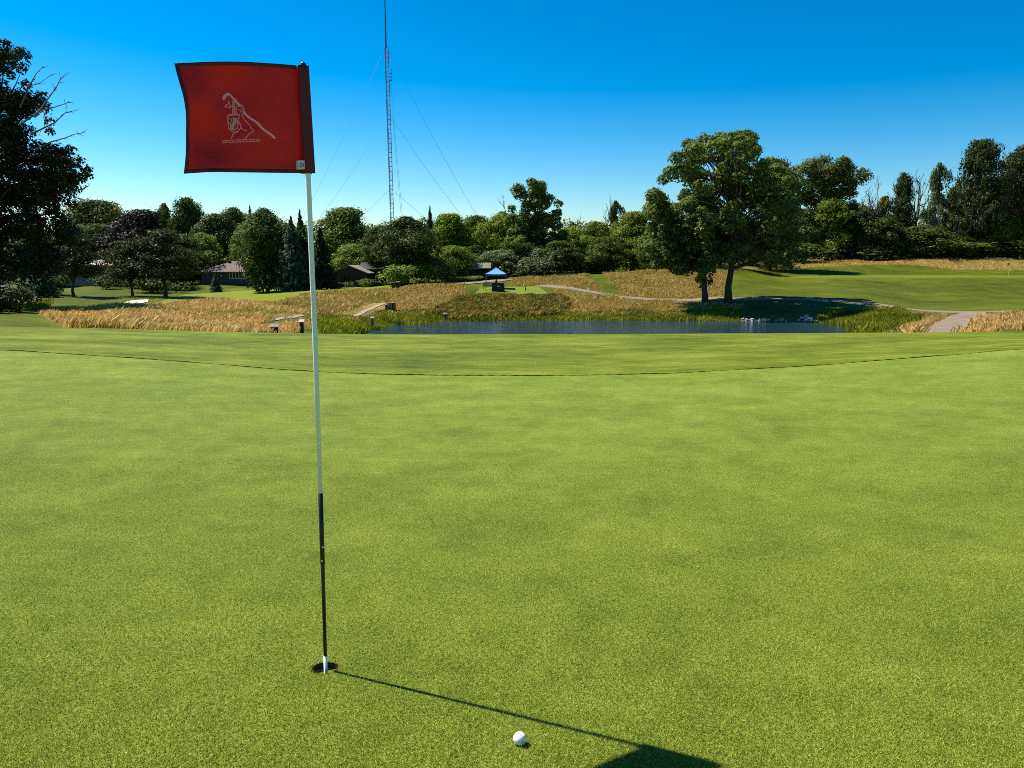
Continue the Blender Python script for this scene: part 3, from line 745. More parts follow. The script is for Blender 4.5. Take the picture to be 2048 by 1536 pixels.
FAR = 'trees of the wood along the far side of the course'
LFT = 'trees around the houses on the left'
TREES = [
 ('spruce_tree', 'spruce0', 'blue', 86, 100, 505, 66, 'dusky blue spruce low under the big backlit tree at the left edge', LFT),
 ('pine_tree', 'pine0', 'pine', 148, 106, 452, 112, 'dark pine just right of the big left-edge tree, shading the lawn', LFT),
 ('broadleaf_tree', 'broad1', 'olive', 200, 165, 402, 104, 'bronze-topped broad tree standing above the leftmost pines', LFT),
 ('broadleaf_tree', 'round0', 'mid', 194, 150, 448, 92, 'mid-green round tree below the bronze-topped tree', LFT),
 ('maple_tree', 'broad2', 'purple', 290, 140, 420, 128, 'purple-leaved maple, the only purple crown in the left trees', LFT),
 ('pine_tree', 'pine1', 'pine', 265, 112, 478, 106, 'smaller dark pine on the lawn directly below the purple maple', LFT),
 ('pine_tree', 'pine0', 'pine', 331, 113, 460, 140, 'largest dark pine on the lawn, just right of the purple maple', LFT),
 ('broadleaf_tree', 'round1', 'dark', 383, 176, 397, 74, 'round-topped tree rising highest right of the purple maple', LFT),
 ('broadleaf_tree', 'broad0', 'dark', 338, 178, 408, 50, 'slim tree top between the purple maple and the highest round top', LFT),
 ('broadleaf_tree', 'broad2', 'dark', 440, 168, 428, 100, 'dark broad tree directly behind the brown-roofed house', LFT),
 ('broadleaf_tree', 'broad0', 'mid', 474, 172, 416, 96, 'mid-green tree crown behind and right of the brown-roofed house', LFT),
 ('broadleaf_tree', 'round1', 'dark', 365, 150, 470, 110, 'dark shady tree at the left end of the brown-roofed house', LFT),
 ('broadleaf_tree', 'round1', 'light', 410, 160, 467, 62, 'bright light-green round tree over the left corner of the brown roof', LFT),
 ('spruce_tree', 'spruce1', 'blue', 432, 133, 546, 28, 'dwarf blue spruce on the lawn before the brown-roofed house', LFT),
 ('broadleaf_tree', 'column', 'light', 487, 160, 452, 54, 'pale green upright tree at the right end of the brown roof', LFT),
 ('broadleaf_tree', 'broad0', 'dark', 535, 128, 418, 112, 'tall dark tree reaching the fairway left of the blue-grey spruce', LFT),
 ('spruce_tree', 'spruce0', 'spruce', 507, 176, 413, 48, 'left one of two spruce tips above the tall dark tree', LFT),
 ('spruce_tree', 'spruce1', 'spruce', 535, 178, 416, 52, 'right one of two spruce tips above the tall dark tree', LFT),
 ('spruce_tree', 'spruce0', 'blue', 588, 124, 434, 80, 'broad blue-grey spruce by the fairway, left of the flagstick', LFT),
 ('spruce_tree', 'spruce1', 'spruce', 606, 138, 420, 56, 'dark pointed spruce behind the blue-grey one, nearly behind the flagstick', LFT),
 ('spruce_tree', 'spruce1', 'spruce', 644, 126, 455, 72, 'dark spruce directly right of the flagstick', LFT),
 ('broadleaf_tree', 'broad2', 'mid', 692, 166, 416, 128, 'broad domed tree rising right of the flagstick, behind the dark house', LFT),
 ('broadleaf_tree', 'round0', 'light', 712, 156, 488, 84, 'light green bushy tree just behind the dark gabled house', LFT),
 ('spruce_tree', 'spruce1', 'spruce', 757, 136, 541, 26, 'little spruce beside the gabled house', LFT),
 ('broadleaf_tree', 'broad0', 'dark', 815, 138, 434, 122, 'wide dark tree left of the lone spruce tip', FAR),
 ('broadleaf_tree', 'broad1', 'dark', 770, 150, 452, 70, 'dark tree over the right end of the low houses', FAR),
 ('spruce_tree', 'spruce0', 'spruce', 862, 186, 413, 44, 'lone spruce tip standing above the wide dark tree', FAR),
 ('broadleaf_tree', 'tall', 'yellow', 902, 160, 428, 92, 'yellow-green tree directly right of the lone spruce tip', FAR),
 ('broadleaf_tree', 'round1', 'yellow', 908, 148, 492, 80, 'lower yellow-green tree left of the shelter roof', FAR),
 ('broadleaf_tree', 'broad2', 'mid', 955, 174, 432, 88, 'even-topped mid-green tree above the shelter roof', FAR),
 ('broadleaf_tree', 'broad0', 'yellow', 1005, 168, 424, 82, 'yellowish tree directly above the blue canopy', FAR),
 ('broadleaf_tree', 'round0', 'grey', 1000, 154, 500, 74, 'grey-green bushy tree right behind the blue canopy', FAR),
 ('broadleaf_tree', 'round1', 'dark', 945, 158, 490, 90, 'dark tree behind the shelter roof', FAR),
 ('bare_tree', 'bare0', '', 1000, 172, 388, 60, 'leafless grey branches left of the tallest middle tree', FAR),
 ('bare_tree', 'bare1', '', 1152, 172, 424, 46, 'small dead snag in the gap right of the tallest middle tree', FAR),
 ('broadleaf_tree', 'broad2', 'dark', 1120, 152, 482, 76, 'dark bushy tree under the dead snag', FAR),
 ('broadleaf_tree', 'broad0', 'mid', 1045, 156, 470, 70, 'mid-green bushy tree between the blue canopy and the tallest middle tree', FAR),
 ('broadleaf_tree', 'round1', 'yellow', 1172, 157, 472, 62, 'yellow-green bushy tree above the mown strip', FAR),
 ('broadleaf_tree', 'round1', 'grey', 1075, 153, 497, 56, 'small grey-green tree at the foot of the tallest middle tree', FAR),
 ('broadleaf_tree', 'broad1', 'yellow', 1142, 170, 456, 80, 'yellow-green crown just below the dead snag', FAR),
 ('broadleaf_tree', 'thin', 'olive', 1228, 166, 402, 48, 'thin open tree with a bare twiggy top', FAR),
 ('bare_tree', 'bare2', '', 1226, 167, 386, 44, 'bare twigs sticking out of the thin open tree', FAR),
 ('broadleaf_tree', 'round1', 'yellow', 1190, 164, 444, 78, 'yellow-green tree left of the thin open tree', FAR),
 ('broadleaf_tree', 'broad2', 'mid', 1215, 152, 474, 80, 'mid-green bushy tree in front of the thin open tree', FAR),
 ('broadleaf_tree', 'broad2', 'yellow', 1264, 160, 424, 104, 'rounded yellow-green tree left of the pair of large trees', FAR),
 ('broadleaf_tree', 'broad1', 'mid', 1310, 150, 466, 80, 'mid-green tree filling the gap left of the twin trunks', FAR),
 ('broadleaf_tree', 'round0', 'yellow', 1352, 158, 440, 90, 'yellow-green tree behind the left trunk of the large pair', FAR),
 ('broadleaf_tree', 'broad1', 'mid', 1440, 162, 425, 110, 'mid-green tree seen between the crowns of the large pair', FAR),
 ('broadleaf_tree', 'broad1', 'dark', 1540, 156, 322, 92, 'dark tree close behind the right side of the pair of large trees', FAR),
 ('broadleaf_tree', 'broad2', 'dark', 1600, 180, 418, 100, 'dark crown filling the gap right of the pair of large trees', FAR),
 ('broadleaf_tree', 'tall', 'yellow', 1655, 172, 400, 104, 'bright yellow-green tree at the foot of the broadest tall tree', FAR),
 ('broadleaf_tree', 'round0', 'dark', 1745, 178, 428, 92, 'dark tree right of the bright yellow-green tree', FAR),
 ('bare_tree', 'bare0', '', 1740, 205, 350, 76, 'leafless tree directly right of the broadest tall tree', FAR),
 ('bare_tree', 'bare1', '', 1772, 207, 356, 60, 'leafless tree left of the dark narrow pine', FAR),
 ('bare_tree', 'bare2', '', 1722, 204, 372, 70, 'leafless tree against the right edge of the broadest tall tree', FAR),
 ('bare_tree', 'bare0', '', 1815, 210, 360, 66, 'leafless tree tucked behind the dark narrow pine', FAR),
 ('bare_tree', 'bare0', '', 1850, 212, 352, 80, 'leafless tree left of the slender grey-green tree', FAR),
 ('broadleaf_tree', 'thin', 'olive', 1762, 206, 392, 60, 'thin olive tree among the leafless trees', FAR),
 ('broadleaf_tree', 'broad0', 'dark', 1720, 204, 412, 76, 'dark rounded tree under the leafless trees right of the broadest tree', FAR),
 ('broadleaf_tree', 'thin', 'dark', 1900, 204, 372, 66, 'thin dark tree left against the tallest pine', FAR),
 ('broadleaf_tree', 'broad2', 'dark', 1990, 204, 372, 70, 'dark tree filling the gap between the two tall pines', FAR),
 ('pine_tree', 'narrow', 'pine', 1797, 196, 346, 52, 'dark narrow pine between leafless trees', FAR),
 ('bare_tree', 'bare2', '', 1830, 208, 338, 86, 'widest leafless tree, right of the dark narrow pine', FAR),
 ('broadleaf_tree', 'thin', 'grey', 1863, 196, 326, 58, 'slender grey-green tree left of the tall pines', FAR),
 ('bare_tree', 'bare1', '', 1892, 205, 345, 60, 'leafless tree between the grey-green tree and the tall pines', FAR),
 ('pine_tree', 'pinebig0', 'pine', 1945, 192, 280, 118, 'tallest dark pine, second from the right edge', FAR),
 ('pine_tree', 'pinebig1', 'pine', 2034, 194, 288, 116, 'tall dark pine cut by the right edge', FAR),
 ('broadleaf_tree', 'round1', 'yellow', 2003, 184, 438, 84, 'yellow-green bushy tree under the gap between the tall pines', FAR),
 ('broadleaf_tree', 'round0', 'dark', 1830, 182, 452, 112, 'dark bushy tree under the widest leafless tree', FAR),
 ('broadleaf_tree', 'round1', 'mid', 1905, 184, 470, 84, 'mid-green bushy tree left under the tallest pine', FAR),
 ('broadleaf_tree', 'broad2', 'dark', 1780, 200, 440, 100, 'dark broad tree below the dark narrow pine', FAR),
 ('broadleaf_tree', 'broad1', 'dark', 1960, 200, 430, 130, 'dark broad tree behind the trunk of the tallest pine', FAR),
 ('birch_tree', 'bare2', '', 1876, 186, 400, 40, 'pale bare-stemmed birch under the grey-green tree', FAR, 'palebark'),
 ('birch_tree', 'bare0', '', 1916, 188, 385, 46, 'pale bare-stemmed birch left beside the tallest pine', FAR, 'palebark'),
 ('birch_tree', 'bare1', '', 1998, 189, 380, 44, 'pale bare-stemmed birch between the two tall pines', FAR, 'palebark'),
 ('broadleaf_tree', 'broad0', 'dark', -60, 120, 430, 160, 'dark tree behind the big left-edge tree', LFT),
 ('broadleaf_tree', 'broad2', 'dark', 60, 140, 450, 130, 'dark tree low behind the big left-edge tree', LFT),
 ('broadleaf_tree', 'broad1', 'dark', 2150, 190, 400, 150, 'dark tree beyond the pine at the right edge', FAR),
]
for T in TREES:
    if T[3] > 1480: T = T[:4] + (max(T[4] + 14, 206 if T[3] > 1560 else 0),) + T[5:]
    tree(*T[:9], bark=T[9] if len(T) > 9 else ('deadwood' if T[0] == 'bare_tree' else 'bark'))

# low bushes, each one mesh
def bush_mesh(seed):
    rg = np.random.default_rng(seed)
    lobes = [(rg.normal(0, .22), rg.normal(0, .22), .15 + .5 * rg.random(), .16 + .16 * rg.random(), .9) for _ in range(22)]
    P, q = lobe_leaves(lobes, 2600, .085, rg)
    P[:, 2] = np.maximum(P[:, 2], -.05)
    return P, q
BM = []
for sdd in (51, 52, 53):
    P, q = bush_mesh(sdd); BM.append(mk_mesh('bush', P, q, M['leaf_mid']))
BUSH = [
 (795, 130, 528, 62, 'light', 'light green bush before the wide dark tree'), (845, 134, 522, 66, 'light', 'second light green bush, under the lone spruce tip'),
 (16, 64, 566, 80, 'oak', 'dark bush at the left edge of the photo'), (-30, 60, 540, 110, 'oak', 'dark bush cut by the left edge'),  # both take the oak's dark leaf tone: tree shade put into their colour
 (735, 135, 556, 40, 'mid', 'small bush by the gabled house patio'), (700, 140, 558, 34, 'olive', 'low hedge before the gabled house'),
 (920, 142, 553, 40, 'mid', 'round clipped bush left of the shelter'), (948, 144, 550, 44, 'light', 'pale flowering bush under the shelter roof'),
 (1780, 186, 470, 110, 'dark', 'dark bush at the left end of the long right hedge'), (1850, 184, 478, 110, 'mid', 'mid-green bush in the right hedge below the leafless trees'),
 (1930, 183, 476, 120, 'dark', 'dark bush in the right hedge below the tallest pine'), (2010, 182, 474, 120, 'mid', 'bush in the right hedge at the photo edge'),
 (1695, 186, 482, 100, 'dark', 'dark bush right below the bright yellow-green tree'), (1590, 168, 480, 110, 'dark', 'dark bush behind the right crown of the large pair'),
 (1500, 158, 478, 110, 'dark', 'dark bush behind the large pair of trunks'), (1390, 152, 476, 110, 'mid', 'bush seen behind the left trunk of the pair'),
 (1170, 153, 505, 80, 'mid', 'bush at the head of the mown strip'), (1085, 150, 500, 80, 'grey', 'grey-green bush under the tallest middle tree'),
 (880, 140, 512, 60, 'mid', 'bush left of the clipped shelter bushes'), (210, 128, 548, 50, 'dark', 'dark shrub bed before the pale house'), (300, 126, 546, 70, 'dark', 'dark shrub bed between the two lawn pines'),
 (540, 126, 520, 70, 'dark', 'dark shrub at the foot of the tall dark tree'), (110, 110, 540, 70, 'dark', 'dark shrub under the leftmost pine'),
]
for n, (px, y, top, wpx, lf, lab) in enumerate(BUSH):
    if px > 1480: y += 22
    z = 0.
    for _ in range(3): x = xat(px, y, z); z = float(H(x, y))
    o = link('bush', BM[n % 3]); d = y * CT; w = wpx / F * d
    o.location = (x, y, z); o.scale = (w, w, (zat(top, y) - z) * 1.1); o.rotation_euler = (0, 0, n * 1.3)
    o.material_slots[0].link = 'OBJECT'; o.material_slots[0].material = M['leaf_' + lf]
    tag(o, lab, 'bush', 'bushes at the foot of the trees')

# the deep undergrowth of the wood, a mass nobody could count
rg = np.random.default_rng(61); lob = []
for px in np.arange(-500, 2700, 9.0):
    for k in range(3):
        y = 172 + 32 * rg.random() + (42 if px > 1430 else 0) + 10 * k; z = 0.
        for _ in range(2): x = xat(px, y, z); z = float(H(x, y))
        lob.append((x + rg.normal(0, 1), y, z + 5.0 * rg.random() * (1 + .35 * k), 1.4 + 1.5 * rg.random(), .9))
for px in np.arange(230, 2200, 6.5):                # crowns of the wood behind, one wall of leaves
    if 1335 < px < 1380: continue
    tp = 446 + 9 * math.sin(px * .021) + 7 * math.sin(px * .057 + 1) + rg.normal(0, 5)
    if px < 420: tp += 8
    if px > 1560: tp = 440 + 10 * math.sin(px * .03) + rg.normal(0, 6)
    for k in range(4):
        y = (196 if px < 1430 else 226) + 22 * rg.random(); py = tp + 12 + 75 * rg.random() ** 1.2
        lob.append((xat(px, y, zat(py, y)), y, zat(py, y), 1.2 + 1.1 * rg.random(), .9))
P, q = lobe_leaves(lob, 95000, .80, rg)
o = link('undergrowth', mk_mesh('undergrowth', P, q, M['leaf_wood'])); o['kind'] = 'stuff'

# ---- trees shaped one by one after the photograph
def lobes_px(L_, y0, depth, rg, sq=.85):
    out = []
    for px, py, r in L_:
        y = y0 + rg.uniform(-1, 1) * depth
        out.append((xat(px, y, zat(py, y)), y, zat(py, y), r / F * y, sq))
    return out
def fill_px(poly, n, r0, r1, rg):
    P = np.array(poly, float); out = []
    while len(out) < n:
        x, y = rg.uniform(P[:, 0].min(), P[:, 0].max()), rg.uniform(P[:, 1].min(), P[:, 1].max())
        if inpoly(np.array([x]), np.array([y]), poly)[0]: out.append((x, y, r0 * .8 + (r1 * 1.2 - r0 * .8) * rg.random() ** 1.5))
    return out
def shaped_tree(name, label, base_px, base_y, crowns, leaf, per, size, trunk_top, r0, seed, depth, mat, group=None, back=0.0):
    rg = np.random.default_rng(seed); z = 0.
    for _ in range(3): x = xat(base_px, base_y, z); z = float(H(x, base_y))
    t = thing(name, label, 'tree', (x, base_y, z), 0, group); o0 = np.array([x, base_y, z])
    lob = lobes_px(crowns, base_y + back, depth, rg)
    P, q = lobe_leaves(lob, per, size, rg, up=.35, fill=.3, rag=.32)
    link('crown', mk_mesh('crown', P - o0, q, mat), t)
    tb = MB(); tt = at(trunk_top[0], trunk_top[1], base_y) - o0
    tg = [np.array(l[:3]) - o0 for l in lob[::4]]
    limbs(tb, rg, (0, 0, -.3), tt, r0, tg, 6, (.45, .92))
    tb.obj('trunk', M['bark'], t, True)
    return t, o0
rg = np.random.default_rng(71)
pair = 'the two large trees beyond the pond'
RIGHT = fill_px([(1345, 320), (1360, 300), (1400, 280), (1450, 272), (1490, 272), (1512, 290), (1514, 322), (1545, 325), (1572, 350), (1590, 400), (1604, 440), (1598, 490), (1575, 525), (1520, 520), (1470, 515), (1430, 520), (1405, 480), (1390, 420), (1360, 370)], 300, 8, 17, rg)
RIGHT += [(1352, 315, 14), (1326, 360, 12), (1340, 345, 14), (1378, 290, 14), (1408, 282, 15), (1440, 278, 15), (1475, 275, 14), (1500, 282, 14), (1510, 305, 12), (1540, 330, 16), (1565, 345, 13), (1578, 530, 7), (1584, 536, 4), (1560, 522, 10)]
shaped_tree('oak_tree', 'right tree of the pair beyond the pond, taller with the clear bare trunk', 1457, 97.5, RIGHT, .4, 56000, .38, (1480, 290), .46, 72, 8.0, M['leaf_big'], pair, back=2.5)
LEFT = fill_px([(1300, 390), (1325, 382), (1340, 410), (1380, 370), (1420, 400), (1430, 480), (1425, 525), (1405, 560), (1385, 540), (1340, 535), (1310, 535), (1296, 500), (1298, 440)], 170, 8, 16, rg)
LEFT += [(1330 + 12 * k, 455 + 9 * (k % 3), 14) for k in range(7)]
LEFT += [(1304, 400, 13), (1320, 395, 12), (1296, 425, 10), (1300, 470, 12), (1316, 530, 10), (1398, 560, 8), (1404, 575, 6), (1420, 565, 7)]
shaped_tree('oak_tree', 'left tree of the pair beyond the pond, lower with leaves down its trunk', 1411, 99.5, LEFT, .4, 34000, .38, (1400, 380), .40, 73, 4.8, M['leaf_big'], pair)
BIG = fill_px([(-160, 60), (-60, 50), (0, 85), (30, 100), (45, 125), (48, 160), (60, 170), (85, 190), (80, 215), (50, 235), (60, 250), (95, 245), (98, 268), (110, 300), (135, 295), (170, 340), (165, 355), (140, 375), (140, 420), (120, 440), (135, 490), (115, 530), (60, 560), (-20, 570), (-160, 560)], 250, 12, 27, rg)
BIG += [(-20 + 13 * k, 395 + 17 * (k % 4), 20) for k in range(12)]
BIG += [(8, 90, 13), (36, 106, 12), (44, 140, 10), (82, 192, 11), (98, 243, 10), (100, 264, 9), (118, 308, 12), (142, 300, 11), (156, 322, 12), (172, 342, 12), (176, 352, 9), (128, 350, 12), (142, 410, 11), (136, 480, 12)]
MID = fill_px([(1034, 380), (1062, 364), (1088, 372), (1092, 395), (1118, 408), (1126, 440), (1130, 490), (1122, 530), (1030, 530), (1015, 480), (1018, 430), (1034, 412), (1052, 402)], 130, 7, 14, rg)
MID += [(1036, 378, 9), (1062, 364, 9), (1084, 370, 9), (1032, 394, 6), (1116, 408, 9), (1024, 418, 9)]
shaped_tree('broadleaf_tree', 'tallest tree of the middle of the wood, with irregular leaning top', 1082, 160, MID, .4, 30000, .48, (1066, 372), .5, 76, 3.5, M['leaf_mid'], FAR)
BRD = fill_px([(1580, 345), (1610, 335), (1640, 326), (1690, 324), (1722, 345), (1728, 352), (1708, 372), (1712, 400), (1715, 440), (1700, 490), (1600, 490), (1574, 400)], 180, 8, 16, rg)
BRD += [(1642, 324, 9), (1688, 322, 10), (1722, 344, 9), (1732, 350, 6), (1586, 344, 10), (1612, 334, 10), (1716, 360, 7)]
shaped_tree('broadleaf_tree', 'broadest tall tree right of the pair of large trees', 1652, 212, BRD, .4, 34000, .60, (1655, 335), .6, 77, 4, M['leaf_olive'], FAR)
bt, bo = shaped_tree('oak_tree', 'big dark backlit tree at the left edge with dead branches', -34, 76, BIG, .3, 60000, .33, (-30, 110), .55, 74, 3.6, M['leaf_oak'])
rg = np.random.default_rng(75)
for pts, r in ((((40, 215), (60, 169), (72, 148), (87, 132)), .05), (((60, 172), (80, 166), (102, 150)), .035), (((70, 235), (94, 200), (112, 176), (120, 160), (132, 149)), .06),
               (((40, 250), (80, 222), (110, 214), (134, 206), (140, 203)), .06), (((60, 270), (110, 245), (130, 226), (158, 219)), .06), (((70, 300), (102, 284), (130, 276), (150, 268), (172, 265)), .06),
               (((140, 383), (160, 380), (178, 372)), .04), (((145, 392), (165, 400)), .03)):
    db = MB(); P3 = [at(px, py, 71.5 + .4 * k) - bo for k, (px, py) in enumerate(pts)]
    db.tube(P3, [1.35 * r * (1 - .75 * k / (len(P3) - 1)) for k in range(len(P3))], 5)
    for k in range(1, len(P3)):
        for _ in range(3):
            a = P3[k-1] + (P3[k] - P3[k-1]) * rg.random(); d = unit(P3[k] - P3[k-1]) + rg.normal(0, .55, 3)
            L_ = .25 + .5 * rg.random(); m_ = a + unit(d) * L_ * .5
            db.tube([a, m_, m_ + unit(d + rg.normal(0, .4, 3)) * L_ * .5], [.03, .022, .012], 4)
    db.obj('dead_branch', M['deadwood'], bt)

# ------------------------------------------------------------------ radio mast far behind the wood
M['steel'] = plain('mast_steel', (.13, .22, .27), .6, .2, var=.1)
M['mastred'] = plain('mast_orange_paint', (.22, .075, .05), .6)
M['wire'] = plain('guy_wire_steel', (.22, .30, .36), .6)
MY = 400.0
p0, p1 = at(786.5, 525, MY), at(772, 95, MY); top = at(767.5, -90, MY)
t = thing('radio_mast', 'tall guyed lattice radio mast rising above the trees', 'radio mast', p0)
ax = p1 - p0; hgt = np.linalg.norm(ax); n = 46
def ring(k): return [p0 + ax * k / n - p0 + np.array([1.05 * math.cos(g), 1.05 * math.sin(g), 0]) for g in (.35, 2.444, 4.54)]
for name, k0, k1, mt in (('lattice', 0, 43, M['steel']), ('lattice_top', 43, 46, M['mastred'])):
    mb = MB()
    for i in range(3): mb.tube([ring(k)[i] for k in (k0, k1)], .15, 5)
    for k in range(k0, k1 + (k1 == n)):
        r_ = ring(k)
        for i in range(3): mb.tube([r_[i], r_[(i+1) % 3]], .11, 4)
        if k < n:
            r2 = ring(k + 1)
            for i in range(3): mb.tube([r_[i], r2[(i+1+k) % 3 if k % 2 else (i+1) % 3]], .06, 3)
    mb.obj(name, mt, t)
mb = MB(); mb.tube([p1 - p0, (p1 + top) / 2 - p0, top - p0], [.38, .26, .12], 6); mb.obj('whip_antenna', M['bark'], t)
for k in range(4):
    a = at(778, 140 + 7 * k, MY) - p0; e = at(783.5, 140 + 7 * k, MY) - p0
    mb = MB(); mb.tube([a, e], .16, 4); mb.tube([e + (0, 0, .6), e - (0, 0, .6)], .2, 5); mb.obj('antenna', M['steel'], t)
for (a, e) in (((763, 111), (545, 525)), ((771, 240), (552, 525)), ((777, 381), (575, 525)), ((777, 103), (1014, 525)), ((785, 239), (1008, 525)), ((790, 384), (1001, 525)), ((786, 234), (812, 525)), ((780, 150), (815, 525))):
    A = at(*a, MY); B = at(*e, MY); B[2] = float(H(B[0], B[1])); mb = MB()
    pts = [A + (B - A) * s - np.array([0, 0, 3.0 * math.sin(s * math.pi)]) for s in np.linspace(0, 1, 9)]
    mb.tube([p - p0 for p in pts], .055, 4); mb.obj('guy_wire', M['wire'], t)

# ------------------------------------------------------------------ houses
M['brownroof'] = plain('brown_shingles', (.145, .098, .082), .9, var=.25, scale=3)
M['greywall'] = plain('grey_green_siding', (.075, .085, .075), .8, var=.15, scale=2)
M['darkwood'] = plain('dark_timber', (.035, .028, .022), .8, var=.3, scale=3)
M['greyroof'] = plain('grey_shingles', (.20, .18, .15), .9, var=.25, scale=3)
M['white'] = plain('white_paint', (.72, .72, .68), .5, var=.05)
M['palewall'] = plain('pale_siding', (.42, .37, .30), .8, var=.1)
M['paleroof'] = plain('pale_roof', (.55, .45, .38), .8, var=.1)
M['black'] = plain('black_cloth', (.012, .013, .016), .8, var=.2)
M['glass'], nt, pb = node_mat('window_glass'); pb.inputs['Base Color'].default_value = (.02, .03, .035, 1); pb.inputs['Roughness'].default_value = .05; pb.inputs['Specular IOR Level'].default_value = .8

def ground(px, y):
    z = 0.
    for _ in range(3): x = xat(px, y, z); z = float(H(x, y))
    return np.array([x, y, z])
def house(label, px, y, wl_, dp, wall_h, roof_h, over, wallm, roofm, hip=True, rz=0.0, gable_front=False, loc=None):
    g = ground(px, y) if loc is None else loc
    t = thing('house', label, 'house', g, rz)
    a, d = wl_ / 2, dp / 2; mb = MB()
    if gable_front:
        v = [(-a, 0, -1), (a, 0, -1), (a, dp, -1), (-a, dp, -1), (-a, 0, wall_h), (a, 0, wall_h), (a, dp, wall_h), (-a, dp, wall_h), (0, 0, wall_h + roof_h * .97), (0, dp, wall_h + roof_h * .97)]
        mb.add(v, [(0, 1, 5, 8, 4), (1, 2, 6, 5), (2, 3, 7, 9, 6), (3, 0, 4, 7)])
    else: mb.box((0, d, wall_h / 2 - .5), (wl_, dp, wall_h + 1))
    mb.obj('wall', wallm, t)
    mb = MB(); A, D = a + over, d + over; e = wall_h - .02; th = .18
    if gable_front:
        s = roof_h / a; ez = wall_h - over * s
        v = [(-A, -over, ez), (0, -over, wall_h + roof_h), (A, -over, ez), (-A, dp + over, ez), (0, dp + over, wall_h + roof_h), (A, dp + over, ez)]
        v += [(x, y_, z + th) for x, y_, z in v]
        mb.add(v, [(0, 3, 4, 1), (1, 4, 5, 2), (6, 7, 10, 9), (7, 8, 11, 10), (0, 1, 7, 6), (1, 2, 8, 7), (3, 9, 10, 4), (4, 10, 11, 5), (0, 6, 9, 3), (2, 5, 11, 8)])
    else:
        k = D if hip else 0
        v = [(-A, -over, e), (A, -over, e), (A, dp + over, e), (-A, dp + over, e), (-A, -over, e + th), (A, -over, e + th), (A, dp + over, e + th), (-A, dp + over, e + th), (-A + k, d, e + th + roof_h), (A - k, d, e + th + roof_h)]
        mb.add(v, [(3, 2, 1, 0), (0, 1, 5, 4), (1, 2, 6, 5), (2, 3, 7, 6), (3, 0, 4, 7), (4, 5, 9, 8), (6, 7, 8, 9), (5, 6, 9), (7, 4, 8)])
    r = mb.obj('roof', roofm, t)
    return t, r, g
def window(t, x, z, w, h, panes, fm, y=-.03):
    mb = MB(); s = .09
    for i in range(panes + 1): mb.box((x - w/2 + w * i / panes, y - .03, z), (s, .10, h + s))
    mb.box((x, y - .032, z + h/2), (w - s, .09, s)); mb.box((x, y - .032, z - h/2), (w - s, .09, s))
    f = mb.obj('window', fm, t)
    for i in range(panes):
        mb = MB(); mb.box((x - w/2 + w * (i + .5) / panes, y, z), (w / panes - s, .03, h - s)); mb.obj('pane', M['glass'], f)
    return f
hz = lambda g, py: zat(py, g[1]) - g[2]
hx = lambda g, px: xat(px, g[1], g[2]) - g[0]
g = ground(462, 146)
t, r, g = house('brown hip-roofed ranch house with a row of tall windows', 465, 146, 11.5, 9, hz(g, 545), 2.0, .7, M['greywall'], M['brownroof'])
window(t, hx(g, 476), hz(g, 551), 2.9, 1.15, 5, M['white'])
window(t, hx(g, 440), hz(g, 551), 1.0, 1.0, 2, M['darkwood'])
for px, w in ((448, .5), (472, .35), (437, .25)):
    mb = MB(); mb.box((hx(g, px), 3.6, hz(g, 525)), (w, .4, .5)); mb.obj('roof_vent', M['darkwood'], r)
mb = MB(); mb.box((hx(g, 462), 5.2, hz(g, 524)), (1.0, .7, .9)); mb.obj('chimney', M['greyroof'], r)
mb = MB(); mb.tube([(hx(g, 436.5), 4, hz(g, 527)), (hx(g, 436.5), 4, hz(g, 519))], .06, 5); mb.lathe([(.02, 0), (.22, .06), (.22, .2), (.02, .28)], 8, (hx(g, 436.5), 4, hz(g, 520))); mb.obj('vent_pipe', M['white'], r)
mb = MB(); mb.lathe([(.05, -.16), (.16, -.1), (.16, .1), (.05, .16)], 10, (hx(g, 444.5), -.18, hz(g, 551.5))); mb.obj('wall_lamp', M['white'], t)
g = ground(698, 140)
t, r, g = house('dark timber house with low front gable and glass doors', 700, 140, 5.7, 8, hz(g, 545), 1.15, .75, M['darkwood'], M['greyroof'], gable_front=True)
for px in (691, 700, 709): window(t, hx(g, px), 1.25, .75, 2.1, 1, M['greywall'])
window(t, hx(g, 721), 1.5, .8, 1.2, 1, M['greywall'])
mb = MB(); mb.tube([(hx(g, 733), -.12, hz(g, 546)), (hx(g, 733), -.12, -.2)], .06, 5); mb.obj('downpipe', M['greyroof'], t)
mb = MB(); mb.box((hx(g, 700), -1.6, .02), (6.4, 2.6, .28)); mb.obj('patio_step', M['greyroof'], t)
for px in (693, 704):
    gg = ground(px, 138.4); c = thing('patio_chair', 'white patio chair, %s of two before the glass doors' % ('left' if px < 700 else 'right'), 'chair', (gg[0], 138.4, g[2] + .16), 0, 'white chairs before the glass doors')
    mb = MB(); mb.box((0, 0, .40), (.5, .5, .06)); mb.obj('seat', M['white'], c)
    mb = MB(); mb.box((0, .24, .68), (.5, .05, .50)); mb.obj('backrest', M['white'], c)
    for sx in (-.2, .2):
        for sy in (-.2, .2):
            mb = MB(); mb.box((sx, sy, .185), (.05, .05, .37)); mb.obj('leg', M['white'], c)
g = ground(758, 146)
t, r, g = house('low dark-roofed house half hidden by trees right of the gabled one', 762, 146, 7.5, 8, hz(g, 540), 1.2, .6, M['darkwood'], M['darkwood'], hip=False)
window(t, hx(g, 745), 1.4, 1.0, 1.2, 2, M['greywall'])
g = ground(170, 142)
t, r, g = house('pale house with light roof seen between the left pines', 168, 142, 11, 9, hz(g, 532), 1.6, .6, M['palewall'], M['paleroof'], hip=False)
window(t, hx(g, 206), hz(g, 542), 1.3, 1.3, 2, M['white'])
window(t, hx(g, 180), hz(g, 542), 1.3, 1.3, 2, M['white'])

